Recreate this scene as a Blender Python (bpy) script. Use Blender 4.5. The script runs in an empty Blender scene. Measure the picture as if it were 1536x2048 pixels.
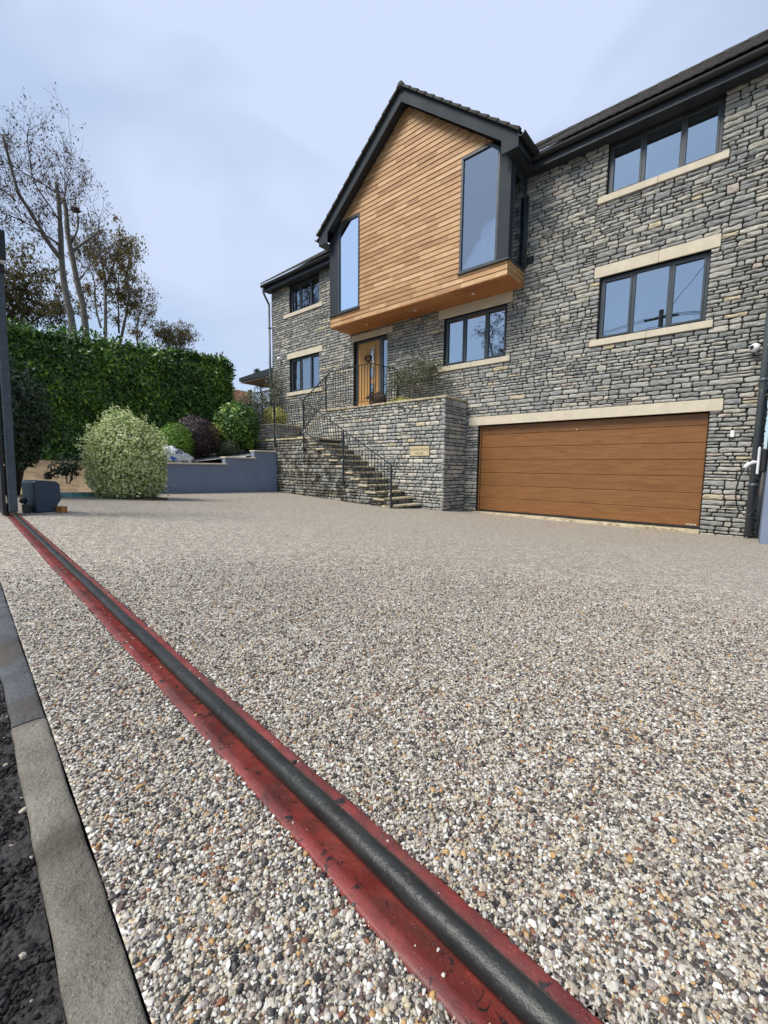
import bpy, math, random
import numpy as np
from mathutils import Vector, Matrix
R = math.radians
SC = bpy.context.scene
COL = SC.collection

# ------------------------------------------------------------------ camera, world, sun, exposure
CAMP = np.array([0.0, -10.0, 1.114])
M3 = np.array([[0.7572, 0.6532, 0.0103], [-0.0766, 0.0731, 0.9944], [-0.6487, 0.7537, -0.1054]])
cd = bpy.data.cameras.new('camera'); cam = bpy.data.objects.new('camera', cd); COL.objects.link(cam)
mw = Matrix.Identity(4)
for i in range(3):
    mw[i][0] = M3[0][i]; mw[i][1] = M3[1][i]; mw[i][2] = -M3[2][i]; mw[i][3] = CAMP[i]
cam.matrix_world = mw
cd.sensor_fit = 'HORIZONTAL'; cd.sensor_width = 36.0; cd.lens = 36.0 * 845.0 / 1536.0
cd.clip_start = 0.05; cd.clip_end = 2000
SC.camera = cam
SC.view_settings.view_transform = 'Standard'; SC.view_settings.look = 'None'
SC.view_settings.exposure = 0.90; SC.view_settings.gamma = 1.0
SUN_EL, SUN_AZ = 53.0, 201.0     # direction the light comes from (degrees, azimuth clockwise from +Y)
wd = bpy.data.worlds.new('World'); SC.world = wd; wd.use_nodes = True
nt = wd.node_tree; nt.nodes.clear()
def N(t, ty, **kw):
    n = t.nodes.new(ty)
    for k, v in kw.items():
        if k in ('location',): continue
        setattr(n, k, v)
    return n
def build_world():
    sky = N(nt, 'ShaderNodeTexSky', sky_type='NISHITA', sun_disc=False)
    sky.sun_elevation = R(SUN_EL); sky.sun_rotation = R(SUN_AZ)
    sky.air_density = 1.0; sky.dust_density = 1.2; sky.ozone_density = 2.0
    tc = N(nt, 'ShaderNodeTexCoord'); mp = N(nt, 'ShaderNodeMapping'); mp.inputs['Scale'].default_value = (1.0, 1.5, 2.6)
    mp.inputs['Rotation'].default_value = (0.2, 0.35, 0.9)
    no = N(nt, 'ShaderNodeTexNoise'); no.inputs['Scale'].default_value = 1.7; no.inputs['Detail'].default_value = 3.5
    no.inputs['Roughness'].default_value = 0.45; no.inputs['Distortion'].default_value = 0.6
    cr = N(nt, 'ShaderNodeValToRGB'); cr.color_ramp.elements[0].position = 0.38; cr.color_ramp.elements[0].color = (0.38,) * 3 + (1,)
    cr.color_ramp.elements[1].position = 0.66; cr.color_ramp.elements[1].color = (0.80,) * 3 + (1,)
    # broad brighter area of thin cloud behind the house roof
    vm = N(nt, 'ShaderNodeVectorMath', operation='DOT_PRODUCT'); d = Vector((-0.62, 0.60, 0.72)).normalized(); vm.inputs[1].default_value = d
    mr = N(nt, 'ShaderNodeMapRange'); mr.inputs['From Min'].default_value = 0.80; mr.inputs['From Max'].default_value = 1.0
    mr.inputs['To Min'].default_value = 0.0; mr.inputs['To Max'].default_value = 0.55
    ad = N(nt, 'ShaderNodeMath', operation='ADD', use_clamp=True)
    mx = N(nt, 'ShaderNodeMix', data_type='RGBA'); mx.inputs[7].default_value = (6.2, 7.2, 9.4, 1)
    sk = N(nt, 'ShaderNodeMix', data_type='RGBA', blend_type='MULTIPLY'); sk.inputs[0].default_value = 1.0; sk.inputs[7].default_value = (1.25, 1.50, 1.50, 1)
    bg = N(nt, 'ShaderNodeBackground'); bg.inputs['Strength'].default_value = 0.056
    ou = N(nt, 'ShaderNodeOutputWorld'); L = nt.links.new
    L(tc.outputs['Generated'], mp.inputs[0]); L(mp.outputs[0], no.inputs['Vector']); L(no.outputs['Fac'], cr.inputs[0])
    L(tc.outputs['Generated'], vm.inputs[0]); L(vm.outputs['Value'], mr.inputs['Value'])
    L(cr.outputs[0], ad.inputs[0]); L(mr.outputs[0], ad.inputs[1])
    L(sky.outputs[0], sk.inputs[6]); L(sk.outputs[2], mx.inputs[6]); L(ad.outputs[0], mx.inputs[0])
    L(mx.outputs[2], bg.inputs[0]); L(bg.outputs[0], ou.inputs[0])
build_world()
sl = bpy.data.lights.new('sun', 'SUN'); sl.energy = 2.5; sl.angle = R(28); sl.color = (1.0, 0.95, 0.88)
so = bpy.data.objects.new('sun', sl); COL.objects.link(so)
az, el = R(SUN_AZ), R(SUN_EL)
sdir = Vector((math.sin(az) * math.cos(el), math.cos(az) * math.cos(el), math.sin(el)))
so.rotation_euler = sdir.to_track_quat('Z', 'Y').to_euler()

# ------------------------------------------------------------------ helpers
class MB:
    def __init__(s): s.v = []; s.f = []; s.n = 0; s.sm = []
    def add(s, v, f, smooth=False):
        v = [tuple(map(float, p)) for p in v]
        s.v += v; s.f += [tuple(i + s.n for i in q) for q in f]; s.n += len(v); s.sm += [smooth] * len(f)
    def box(s, x0, x1, y0, y1, z0, z1):
        s.add([(x0,y0,z0),(x1,y0,z0),(x1,y1,z0),(x0,y1,z0),(x0,y0,z1),(x1,y0,z1),(x1,y1,z1),(x0,y1,z1)],
              [(0,3,2,1),(4,5,6,7),(0,1,5,4),(1,2,6,5),(2,3,7,6),(3,0,4,7)])
    def bbox(s, x0, x1, y0, y1, z0, z1, b=0.006):
        """box with chamfered edges"""
        X=[x0,x1];Y=[y0,y1];Z=[z0,z1]; v=[];idx={}
        for i in (0,1):
            for j in (0,1):
                for k in (0,1):
                    sx=(1,-1)[i];sy=(1,-1)[j];sz=(1,-1)[k]
                    for a in range(3):
                        o=[sx*b,sy*b,sz*b];o[a]=0
                        idx[i,j,k,a]=len(v); v.append((X[i]+o[0],Y[j]+o[1],Z[k]+o[2]))
        f=[]
        g=lambda i,j,k,a: idx[i,j,k,a]
        for a in range(3):
            for e in (0,1):
                c=[]
                for (p,q) in ((0,0),(1,0),(1,1),(0,1)):
                    t=[0,0,0];t[a]=e;t[(a+1)%3]=p;t[(a+2)%3]=q;c.append(g(*t,a))
                f.append(c if e else c[::-1])
        for a in range(3):
            b1,b2=(a+1)%3,(a+2)%3
            for p in (0,1):
                for q in (0,1):
                    t0=[0,0,0];t0[b1]=p;t0[b2]=q;t1=list(t0);t1[a]=1
                    c=[g(*t0,b1),g(*t1,b1),g(*t1,b2),g(*t0,b2)]
                    f.append(c if p==q else c[::-1])
        for i in (0,1):
            for j in (0,1):
                for k in (0,1):
                    c=[g(i,j,k,0),g(i,j,k,1),g(i,j,k,2)]
                    f.append(c if (i+j+k)%2==1 else c[::-1])
        s.add(v,f)
    def prism(s, poly, a, t0, t1):
        """poly of 2d points extruded along axis a ('x','y','z') from t0 to t1"""
        n=len(poly)
        def P(p,t):
            return (t,p[0],p[1]) if a=='x' else (p[0],t,p[1]) if a=='y' else (p[0],p[1],t)
        v=[P(p,t0) for p in poly]+[P(p,t1) for p in poly]
        f=[tuple(range(n)),tuple(range(2*n-1,n-1,-1))]+[(i,i+n,(i+1)%n+n,(i+1)%n) for i in range(n)]
        s.add(v,f)
    def tube(s, path, r, n=8, caps=True, smooth=True):
        P=[Vector(p) for p in path]; m=len(P)
        rr=list(r) if hasattr(r,'__len__') else [r]*m
        t=(P[1]-P[0]).normalized(); u=t.orthogonal().normalized(); v=[]
        for i in range(m):
            tt=(P[min(i+1,m-1)]-P[max(i-1,0)])
            if tt.length<1e-9: tt=t
            tt=tt.normalized(); u=(u-tt*u.dot(tt))
            u=u.normalized() if u.length>1e-6 else tt.orthogonal().normalized()
            w=tt.cross(u)
            for k in range(n):
                a=2*math.pi*k/n; v.append(P[i]+(u*math.cos(a)+w*math.sin(a))*rr[i])
        f=[]
        for i in range(m-1):
            for k in range(n):
                f.append((i*n+k,i*n+(k+1)%n,(i+1)*n+(k+1)%n,(i+1)*n+k))
        if caps: f.append(tuple(range(n-1,-1,-1))); f.append(tuple((m-1)*n+k for k in range(n)))
        s.add(v,f,smooth)
    def bar(s, a, b, w, h):
        """rectangular bar from a to b (w horizontally, h the other way)"""
        a=Vector(a);b=Vector(b);t=(b-a).normalized(); up=Vector((0,0,1))
        if abs(t.z)>0.99: up=Vector((0,1,0))
        sd=t.cross(up).normalized(); u=sd.cross(t)
        v=[p+sd*(i*w/2)+u*(j*h/2) for p in (a,b) for i,j in ((-1,-1),(1,-1),(1,1),(-1,1))]
        s.add(v,[(0,3,2,1),(4,5,6,7),(0,1,5,4),(1,2,6,5),(2,3,7,6),(3,0,4,7)])
    def lathe(s, prof, c=(0,0,0), n=24, smooth=True):
        v=[];f=[];m=len(prof)
        for r,z in prof:
            for k in range(n):
                a=2*math.pi*k/n; v.append((c[0]+r*math.cos(a),c[1]+r*math.sin(a),c[2]+z))
        for i in range(m-1):
            for k in range(n): f.append((i*n+k,i*n+(k+1)%n,(i+1)*n+(k+1)%n,(i+1)*n+k))
        f.append(tuple(range(n-1,-1,-1))); f.append(tuple((m-1)*n+k for k in range(n)))
        s.add(v,f,smooth)
    def build(s, name, mat, parent=None, label=None):
        me=bpy.data.meshes.new(name)
        me.from_pydata(s.v,[],s.f)
        if any(s.sm): me.polygons.foreach_set('use_smooth',s.sm)
        me.materials.append(mat); me.update()
        return link(name,me,parent,label)
def link(name, me, parent=None, label=None):
    o=bpy.data.objects.new(name,me); COL.objects.link(o)
    if parent is not None:
        o.parent=parent
        off=Vector(parent.location) if parent.parent is None else Vector((0,0,0))   # parts themselves sit at the world origin
        o.matrix_parent_inverse=Matrix.Translation(-off)
    if label: o['label']=label
    return o
def np_mesh(name, V, F, mat, parent=None, smooth=False, label=None):
    """V (n,3) array, F (m,k) int array"""
    me=bpy.data.meshes.new(name); V=np.asarray(V,np.float32); F=np.asarray(F,np.int32); m,k=F.shape
    me.vertices.add(len(V)); me.vertices.foreach_set('co',V.ravel())
    me.loops.add(m*k); me.loops.foreach_set('vertex_index',F.ravel())
    me.polygons.add(m); me.polygons.foreach_set('loop_start',np.arange(m,dtype=np.int32)*k)
    if smooth: me.polygons.foreach_set('use_smooth',np.ones(m,bool))
    me.update(calc_edges=True); me.validate(); me.materials.append(mat)
    return link(name,me,parent,label)
def thing(name, loc, label, cat, group=None):
    o=bpy.data.objects.new(name,None); COL.objects.link(o); o.location=loc; o.empty_display_size=0.2
    o['label']=label; o['category']=cat
    if group: o['group']=group
    return o
def tag(o, label, cat, group=None):
    o['label']=label; o['category']=cat
    if group: o['group']=group
    return o
def setting(o, kind='structure'):
    o['kind']=kind; return o
def copy_tree(o, dx, label):
    def cp(ob, par):
        c=ob.copy(); COL.objects.link(c)
        if par is not None: c.parent=par; c.matrix_parent_inverse=ob.matrix_parent_inverse.copy()
        for ch in ob.children: cp(ch,c)
        return c
    r=cp(o,None); r.location=Vector(o.location)+Vector(dx); r['label']=label; return r

# smooth pseudo noise from sines
def sn(x, y, z=0.0, s=1.0, seed=0):
    rg=np.random.RandomState(seed); o=0
    for k in range(6):
        a=rg.normal(size=3); a/=np.linalg.norm(a); fr=s*(0.7+0.9*k*0.55); ph=rg.uniform(0,6.28)
        o=o+np.sin((x*a[0]+y*a[1]+z*a[2])*fr+ph)/(1+0.45*k)
    return o/3.2

# ------------------------------------------------------------------ materials
def mat(name):
    m=bpy.data.materials.new(name); m.use_nodes=True; t=m.node_tree
    b=t.nodes['Principled BSDF']; return m,t,b
def ramp(t, stops, interp='LINEAR'):
    c=N(t,'ShaderNodeValToRGB'); e=c.color_ramp.elements; c.color_ramp.interpolation=interp
    e[0].position=stops[0][0]; e[0].color=tuple(stops[0][1])+(1,)
    e[1].position=stops[-1][0]; e[1].color=tuple(stops[-1][1])+(1,)
    for p,cl in stops[1:-1]:
        x=e.new(p); x.color=tuple(cl)+(1,)
    return c
def noise(t, scale, detail=4, rough=0.55, vec=None, dist=0.0):
    n=N(t,'ShaderNodeTexNoise'); n.inputs['Scale'].default_value=scale; n.inputs['Detail'].default_value=detail
    n.inputs['Roughness'].default_value=rough; n.inputs['Distortion'].default_value=dist
    if vec is not None: t.links.new(vec,n.inputs['Vector'])
    return n
def coords(t, scale=(1,1,1), rot=(0,0,0)):
    g=N(t,'ShaderNodeTexCoord'); m=N(t,'ShaderNodeMapping'); m.inputs['Scale'].default_value=scale; m.inputs['Rotation'].default_value=rot
    t.links.new(g.outputs['Object'],m.inputs[0]); return m.outputs[0]
def wcoords(t, scale=(1,1,1)):
    g=N(t,'ShaderNodeNewGeometry'); m=N(t,'ShaderNodeMapping'); m.inputs['Scale'].default_value=scale
    t.links.new(g.outputs['Position'],m.inputs[0]); return m.outputs[0]
def mixc(t, fac, a, b, mode='MIX'):
    m=N(t,'ShaderNodeMix',data_type='RGBA',blend_type=mode)
    for i,x in ((0,fac),(6,a),(7,b)):
        if hasattr(x,'links') or hasattr(x,'node'): t.links.new(x,m.inputs[i])
        elif i==0: m.inputs[0].default_value=x
        else: m.inputs[i].default_value=tuple(x)+(1,)
    return m.outputs[2]
def mth(t, op, a, b=None, clamp=False):
    m=N(t,'ShaderNodeMath',operation=op,use_clamp=clamp)
    for i,x in ((0,a),(1,b)):
        if x is None: continue
        if hasattr(x,'node'): t.links.new(x,m.inputs[i])
        else: m.inputs[i].default_value=x
    return m.outputs[0]
def mrange(t, v, a, b, c=0.0, d=1.0):
    m=N(t,'ShaderNodeMapRange'); t.links.new(v,m.inputs['Value'])
    for k,x in zip(('From Min','From Max','To Min','To Max'),(a,b,c,d)): m.inputs[k].default_value=x
    return m.outputs[0]
def bump(t, b, h, strength=0.5, dist=0.01, prev=None):
    n=N(t,'ShaderNodeBump'); n.inputs['Strength'].default_value=strength; n.inputs['Distance'].default_value=dist
    t.links.new(h,n.inputs['Height'])
    if prev is not None: t.links.new(prev,n.inputs['Normal'])
    if b is not None: t.links.new(n.outputs[0],b.inputs['Normal'])
    return n.outputs[0]
def rpi(t):
    return N(t,'ShaderNodeNewGeometry').outputs['Random Per Island']
def plain(name, c, rough=0.5, metal=0.0, var=0.15, scale=6.0, bmp=0.0, spec=0.5):
    m,t,b=mat(name); b.inputs['Roughness'].default_value=rough; b.inputs['Metallic'].default_value=metal
    b.inputs['Specular IOR Level'].default_value=spec
    n=noise(t,scale,5,0.6,coords(t)); f=mrange(t,n.outputs['Fac'],0.3,0.7)
    lo=tuple(x*(1-var) for x in c); hi=tuple(min(1,x*(1+var)) for x in c)
    t.links.new(mixc(t,f,lo,hi),b.inputs['Base Color'])
    t.links.new(mrange(t,n.outputs['Fac'],0.3,0.7,max(0.02,rough-0.07),min(1,rough+0.07)),b.inputs['Roughness'])
    if bmp: bump(t,b,noise(t,scale*12,3,0.6,coords(t)).outputs['Fac'],bmp,0.003)
    return m

STONE_STOPS=[(0.0,(0.125,0.137,0.142)),(0.10,(0.215,0.228,0.225)),(0.2,(0.165,0.178,0.182)),(0.32,(0.30,0.303,0.285)),(0.42,(0.195,0.203,0.20)),
 (0.53,(0.325,0.32,0.29)),(0.63,(0.24,0.247,0.238)),(0.74,(0.36,0.342,0.295)),(0.81,(0.155,0.166,0.17)),(0.89,(0.33,0.312,0.265)),(0.945,(0.42,0.35,0.225)),(0.962,(0.37,0.30,0.255)),(0.975,(0.46,0.44,0.38))]
def stone_mat(name, gain=1.0, moss=0.0, moss_top=0.9, damp=0.0, damp_top=1.4):
    m,t,b=mat(name); L=t.links.new
    c=ramp(t,[(p,(q[0]*gain*1.02,q[1]*gain,q[2]*gain*.95)) for p,q in STONE_STOPS],'CONSTANT'); L(rpi(t),c.inputs[0])
    w=wcoords(t,(1,1,1))
    n1=noise(t,9,6,0.65,wcoords(t,(1,1,2.2)),0.4); n2=noise(t,60,5,0.7,w); n3=noise(t,1.1,3,0.5,w)
    col=mixc(t,mrange(t,n1.outputs['Fac'],0.3,0.72,0.0,0.55),c.outputs[0],(0.40*gain,0.385*gain,0.345*gain))
    col=mixc(t,mrange(t,n2.outputs['Fac'],0.35,0.75),col,mixc(t,1.0,col,(0.52,0.52,0.54),'MULTIPLY'))
    # ochre iron staining and pale lichen blotches
    v=noise(t,17,4,0.6,w,1.0); col=mixc(t,mrange(t,v.outputs['Fac'],0.68,0.76,0,0.45),col,(0.36,0.24,0.11))
    v2=noise(t,26,3,0.6,wcoords(t,(1,1,1)),0.5); col=mixc(t,mrange(t,v2.outputs['Fac'],0.64,0.70,0,0.5),col,(0.52,0.51,0.46))
    z=N(t,'ShaderNodeSeparateXYZ'); L(w,z.inputs[0])
    if moss:
        g=mrange(t,mth(t,'ADD',z.outputs[2],mth(t,'MULTIPLY',n3.outputs['Fac'],1.1)),moss_top+0.15,moss_top+0.9,moss,0.0)
        mn=noise(t,7,5,0.65,w); g=mth(t,'MULTIPLY',g,mrange(t,mn.outputs['Fac'],0.42,0.62))
        col=mixc(t,g,col,(0.075,0.078,0.028))
    if damp:
        g=mrange(t,mth(t,'ADD',z.outputs[2],mth(t,'MULTIPLY',n3.outputs['Fac'],1.0)),damp_top,damp_top+0.9,damp,0.0)
        mn=noise(t,3.5,5,0.65,w); g=mth(t,'MULTIPLY',g,mrange(t,mn.outputs['Fac'],0.38,0.6))
        col=mixc(t,g,col,mixc(t,1.0,col,(0.22,0.2,0.16),'MULTIPLY'))
    L(col,b.inputs['Base Color']); b.inputs['Roughness'].default_value=0.82; b.inputs['Specular IOR Level'].default_value=0.3
    p=bump(t,None,noise(t,22,7,0.62,wcoords(t,(1,1,2.4)),0.3).outputs['Fac'],0.9,0.018)
    bump(t,b,noise(t,150,4,0.7,w).outputs['Fac'],0.5,0.003,p)
    return m
M={}
M['stone']=stone_mat('facade_stone',1.32,0.55,0.15,0.0)
M['stone_low']=stone_mat('terrace_stone',1.48,0.35,0.1,0.35,0.3)
M['stone_damp']=stone_mat('damp_stone',1.35,0.45,0.7,0.95,2.0)
M['mortar']=plain('mortar',(0.016,0.015,0.014),0.95,0,0.3,20,0.6)
M['interior']=plain('interior',(0.30,0.29,0.27),0.9)
M['sandstone']=plain('sandstone',(0.56,0.49,0.37),0.85,0,0.10,5,0.35)
def tread_mat():
    m,t,b=mat('tread_stone'); w=wcoords(t)
    n=noise(t,9,5,0.65,w); c=ramp(t,[(0.3,(0.16,0.13,0.07)),(0.5,(0.44,0.37,0.24)),(0.75,(0.60,0.53,0.38))]); t.links.new(n.outputs['Fac'],c.inputs[0])
    t.links.new(c.outputs[0],b.inputs['Base Color']); b.inputs['Roughness'].default_value=0.85
    bump(t,b,noise(t,60,4,0.6,w).outputs['Fac'],0.5,0.006); return m
M['tread']=tread_mat()
M['frame']=plain('anthracite_frame',(0.040,0.050,0.058),0.38,0,0.06,3)
M['frame2']=plain('anthracite_panel',(0.030,0.037,0.045),0.7,0,0.06,2,0,0.2)
M['fascia']=plain('dark_fascia',(0.028,0.031,0.037),0.4,0,0.08,3)
M['gutter']=plain('black_gutter',(0.014,0.015,0.017),0.55,0,0.1,4)
M['pipe']=plain('grey_downpipe',(0.075,0.09,0.10),0.4,0,0.12,5)
M['iron']=plain('painted_iron',(0.024,0.030,0.034),0.45,0.0,0.2,12)
def tile_mat():
    m,t,b=mat('roof_tile'); w=wcoords(t); n=noise(t,7,6,0.7,w); v=noise(t,3,3,0.6,w)
    col=mixc(t,mrange(t,n.outputs['Fac'],0.35,0.7),(0.018,0.017,0.016),(0.055,0.05,0.045))
    col=mixc(t,mrange(t,noise(t,30,4,0.7,w).outputs['Fac'],0.6,0.7,0,0.7),col,(0.09,0.085,0.04))
    t.links.new(col,b.inputs['Base Color']); b.inputs['Roughness'].default_value=0.85
    bump(t,b,noise(t,45,4,0.7,w).outputs['Fac'],0.6,0.01); return m
M['tile']=tile_mat()
def wood_mat(name, stops, scale=(1,1,1), rough=0.6, grain=1.0, island=0.5, gx=(1.2,14,14), spec=0.3):
    m,t,b=mat(name); L=t.links.new
    r=rpi(t); g=N(t,'ShaderNodeTexCoord'); mp=N(t,'ShaderNodeMapping'); mp.inputs['Scale'].default_value=gx
    L(g.outputs['Object'],mp.inputs[0]); va=N(t,'ShaderNodeVectorMath',operation='ADD'); L(mp.outputs[0],va.inputs[0])
    cb=N(t,'ShaderNodeCombineXYZ'); L(mth(t,'MULTIPLY',r,37.0),cb.inputs[0]); L(mth(t,'MULTIPLY',r,91.0),cb.inputs[1]); L(cb.outputs[0],va.inputs[1])
    n=noise(t,2.2,5,0.6,va.outputs[0],1.2); f=mth(t,'ADD',mth(t,'MULTIPLY',n.outputs['Fac'],grain),mth(t,'MULTIPLY',mth(t,'SUBTRACT',r,0.5),island))
    c=ramp(t,stops); L(f,c.inputs[0]); L(c.outputs[0],b.inputs['Base Color']); b.inputs['Roughness'].default_value=rough
    b.inputs['Specular IOR Level'].default_value=spec
    bump(t,b,noise(t,9,4,0.6,va.outputs[0],0.5).outputs['Fac'],0.25,0.003); return m,t,b
M['cedar'],_t,_b=wood_mat('cedar_cladding',[(0.1,(0.24,0.115,0.048)),(0.38,(0.38,0.205,0.090)),(0.6,(0.47,0.275,0.130)),(0.85,(0.56,0.37,0.20))],island=0.46)
M['soffit_wood'],_t,_b=wood_mat('cedar_soffit',[(0.2,(0.28,0.10,0.035)),(0.5,(0.42,0.17,0.06)),(0.8,(0.52,0.26,0.10))],island=0.3)
M['oak'],_t,_b=wood_mat('oak_door',[(0.25,(0.34,0.17,0.05)),(0.55,(0.50,0.27,0.09)),(0.8,(0.60,0.36,0.14))],gx=(14,14,1.2),island=0.15)
M['garage'],_t,_b=wood_mat('garage_oak_foil',[(0.28,(0.145,0.058,0.017)),(0.45,(0.192,0.081,0.024)),(0.6,(0.222,0.098,0.031)),(0.8,(0.26,0.122,0.042))],gx=(0.9,9,9),island=0.05,rough=0.42,spec=0.4)
M['block'],_t,_b=wood_mat('orange_timber',[(0.25,(0.30,0.12,0.03)),(0.6,(0.48,0.22,0.06)),(0.85,(0.62,0.42,0.22))],gx=(10,10,1))
M['old_wood'],_t,_b=wood_mat('weathered_timber',[(0.25,(0.14,0.10,0.07)),(0.6,(0.25,0.19,0.14)),(0.85,(0.34,0.28,0.22))],gx=(14,14,1.2))
M['fence_wood'],_t,_b=wood_mat('brown_fence_boards',[(0.25,(0.13,0.06,0.03)),(0.6,(0.25,0.12,0.06)),(0.85,(0.34,0.2,0.12))],gx=(14,14,1.2))
def glass_mat(name='window_glass', tint=(0.70,0.78,0.89), fac=0.42):
    m=bpy.data.materials.new(name); m.use_nodes=True; t=m.node_tree; t.nodes.clear(); L=t.links.new
    tr=N(t,'ShaderNodeBsdfTransparent'); tr.inputs[0].default_value=(0.82,0.86,0.86,1)
    gl=N(t,'ShaderNodeBsdfGlossy'); gl.inputs['Color'].default_value=tint+(1,); gl.inputs['Roughness'].default_value=0.0
    fr=N(t,'ShaderNodeFresnel'); fr.inputs['IOR'].default_value=1.6
    f=mth(t,'ADD',mth(t,'MULTIPLY',fr.outputs[0],0.9),fac-0.06,True)
    mx=N(t,'ShaderNodeMixShader'); L(f,mx.inputs[0]); L(tr.outputs[0],mx.inputs[1]); L(gl.outputs[0],mx.inputs[2])
    o=N(t,'ShaderNodeOutputMaterial'); L(mx.outputs[0],o.inputs[0])
    n=noise(t,1.3,2,0.5,wcoords(t)); bp_=N(t,'ShaderNodeBump'); bp_.inputs['Strength'].default_value=0.12; bp_.inputs['Distance'].default_value=0.01
    L(n.outputs['Fac'],bp_.inputs['Height']); L(bp_.outputs[0],gl.inputs['Normal'])
    return m
M['glass']=glass_mat()
M['blind']=plain('blind_slats',(0.80,0.80,0.78),0.6,0,0.04,3)
M['steel']=plain('brushed_steel',(0.82,0.80,0.76),0.55,0.35,0.05,30)
M['white']=plain('white_plastic',(0.75,0.76,0.78),0.35,0,0.05,5)
M['black']=plain('black_rubber',(0.012,0.012,0.013),0.5,0,0.2,10)
M['render']=plain('grey_blue_render',(0.175,0.212,0.285),0.9,0,0.12,1.6,0.35)
M['teal']=plain('teal_painted_board',(0.20,0.42,0.41),0.7,0,0.5,14,0.3)
M['housing']=plain('navy_motor_housing',(0.022,0.042,0.068),0.45,0,0.15,8)
M['gatemetal']=plain('weathered_gate_steel',(0.055,0.070,0.082),0.5,0.0,0.35,16,0.3)
M['soil']=plain('bark_soil',(0.06,0.04,0.025),0.95,0,0.5,30,0.9)
def sand_mat():
    m,t,b=mat('sandy_soil'); w=wcoords(t); n=noise(t,3,6,0.7,w); c=ramp(t,[(0.3,(0.13,0.085,0.05)),(0.5,(0.30,0.21,0.12)),(0.7,(0.42,0.32,0.19))]); t.links.new(n.outputs['Fac'],c.inputs[0])
    t.links.new(c.outputs[0],b.inputs['Base Color']); b.inputs['Roughness'].default_value=0.95; bump(t,b,noise(t,25,6,0.7,w).outputs['Fac'],1.0,0.03); return m
M['sand']=sand_mat()
def chips_mat(name,stops,scale):
    m,t,b=mat(name); w=wcoords(t); v=N(t,'ShaderNodeTexVoronoi'); v.inputs['Scale'].default_value=scale; t.links.new(w,v.inputs['Vector'])
    s=N(t,'ShaderNodeSeparateColor'); t.links.new(v.outputs['Color'],s.inputs[0]); c=ramp(t,stops,'CONSTANT'); t.links.new(s.outputs[0],c.inputs[0])
    dk=mrange(t,v.outputs['Distance'],0.35,0.75,1.0,0.0)
    t.links.new(c.outputs[0],b.inputs['Base Color']); b.inputs['Roughness'].default_value=0.8; bump(t,b,dk,1.0,0.6/scale); return m
GSTOPS=[(a,(min(.9,b*1.02),c,d*.955)) for a,(b,c,d) in [(0.0,(0.035,0.034,0.035)),(0.09,(0.10,0.085,0.07)),(0.16,(0.50,0.46,0.39)),(0.27,(0.24,0.22,0.20)),(0.36,(0.55,0.525,0.48)),(0.46,(0.13,0.085,0.070)),(0.52,(0.38,0.33,0.27)),
 (0.62,(0.64,0.63,0.60)),(0.71,(0.07,0.066,0.064)),(0.77,(0.50,0.42,0.30)),(0.85,(0.30,0.26,0.25)),(0.92,(0.48,0.29,0.12)),(0.945,(0.24,0.10,0.055)),(0.965,(0.74,0.72,0.68))]]
def gravel_far():
    m,t,b=mat('resin_bound_gravel'); L=t.links.new; w=wcoords(t)
    v=N(t,'ShaderNodeTexVoronoi'); v.inputs['Scale'].default_value=190; L(w,v.inputs['Vector']); v.inputs['Randomness'].default_value=1.0
    s=N(t,'ShaderNodeSeparateColor'); L(v.outputs['Color'],s.inputs[0])
    c=ramp(t,GSTOPS,'CONSTANT'); L(s.outputs[0],c.inputs[0])
    # slow drift of tone over the drive (patchy mixing, faint tyre dirt)
    v2=N(t,'ShaderNodeTexVoronoi'); v2.inputs['Scale'].default_value=74; L(w,v2.inputs['Vector']); s2=N(t,'ShaderNodeSeparateColor'); L(v2.outputs['Color'],s2.inputs[0])
    v3=N(t,'ShaderNodeTexVoronoi'); v3.inputs['Scale'].default_value=31; L(w,v3.inputs['Vector']); s3=N(t,'ShaderNodeSeparateColor'); L(v3.outputs['Color'],s3.inputs[0])
    av=mth(t,'ADD',mth(t,'MULTIPLY',s2.outputs[0],0.6),mth(t,'MULTIPLY',s3.outputs[1],0.4))
    fr=ramp(t,[(0.12,(0.50,0.50,0.485)),(0.5,(0.87,0.87,0.845)),(0.9,(1.28,1.27,1.23))]); L(av,fr.inputs[0])
    n=noise(t,0.55,4,0.55,w); col=mixc(t,mrange(t,n.outputs['Fac'],0.3,0.7,0.0,0.22),mixc(t,1.0,c.outputs[0],fr.outputs[0],'MULTIPLY'),(0.385,0.35,0.30))
    n4=noise(t,2.6,4,0.6,w); col=mixc(t,mrange(t,n4.outputs['Fac'],0.35,0.7,0.0,0.10),col,(0.20,0.17,0.15))
    L(col,b.inputs['Base Color']); b.inputs['Roughness'].default_value=0.6; b.inputs['Specular IOR Level'].default_value=0.35
    h=mrange(t,v.outputs['Distance'],0.0,0.9,1.0,0.0); bump(t,b,mth(t,'POWER',h,0.6),0.55,0.004)
    return m
M['gravel']=gravel_far()
def pebble_mat():
    m,t,b=mat('gravel_pebble'); L=t.links.new; oi=N(t,'ShaderNodeObjectInfo'); c=ramp(t,GSTOPS,'CONSTANT'); L(oi.outputs['Random'],c.inputs[0])
    n=noise(t,260,3,0.6,wcoords(t)); col=mixc(t,mrange(t,n.outputs['Fac'],0.3,0.7),mixc(t,1.0,c.outputs[0],(0.72,0.72,0.72),'MULTIPLY'),c.outputs[0])
    L(col,b.inputs['Base Color']); b.inputs['Roughness'].default_value=0.5; b.inputs['Specular IOR Level'].default_value=0.4
    return m
M['pebble']=pebble_mat()
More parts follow.
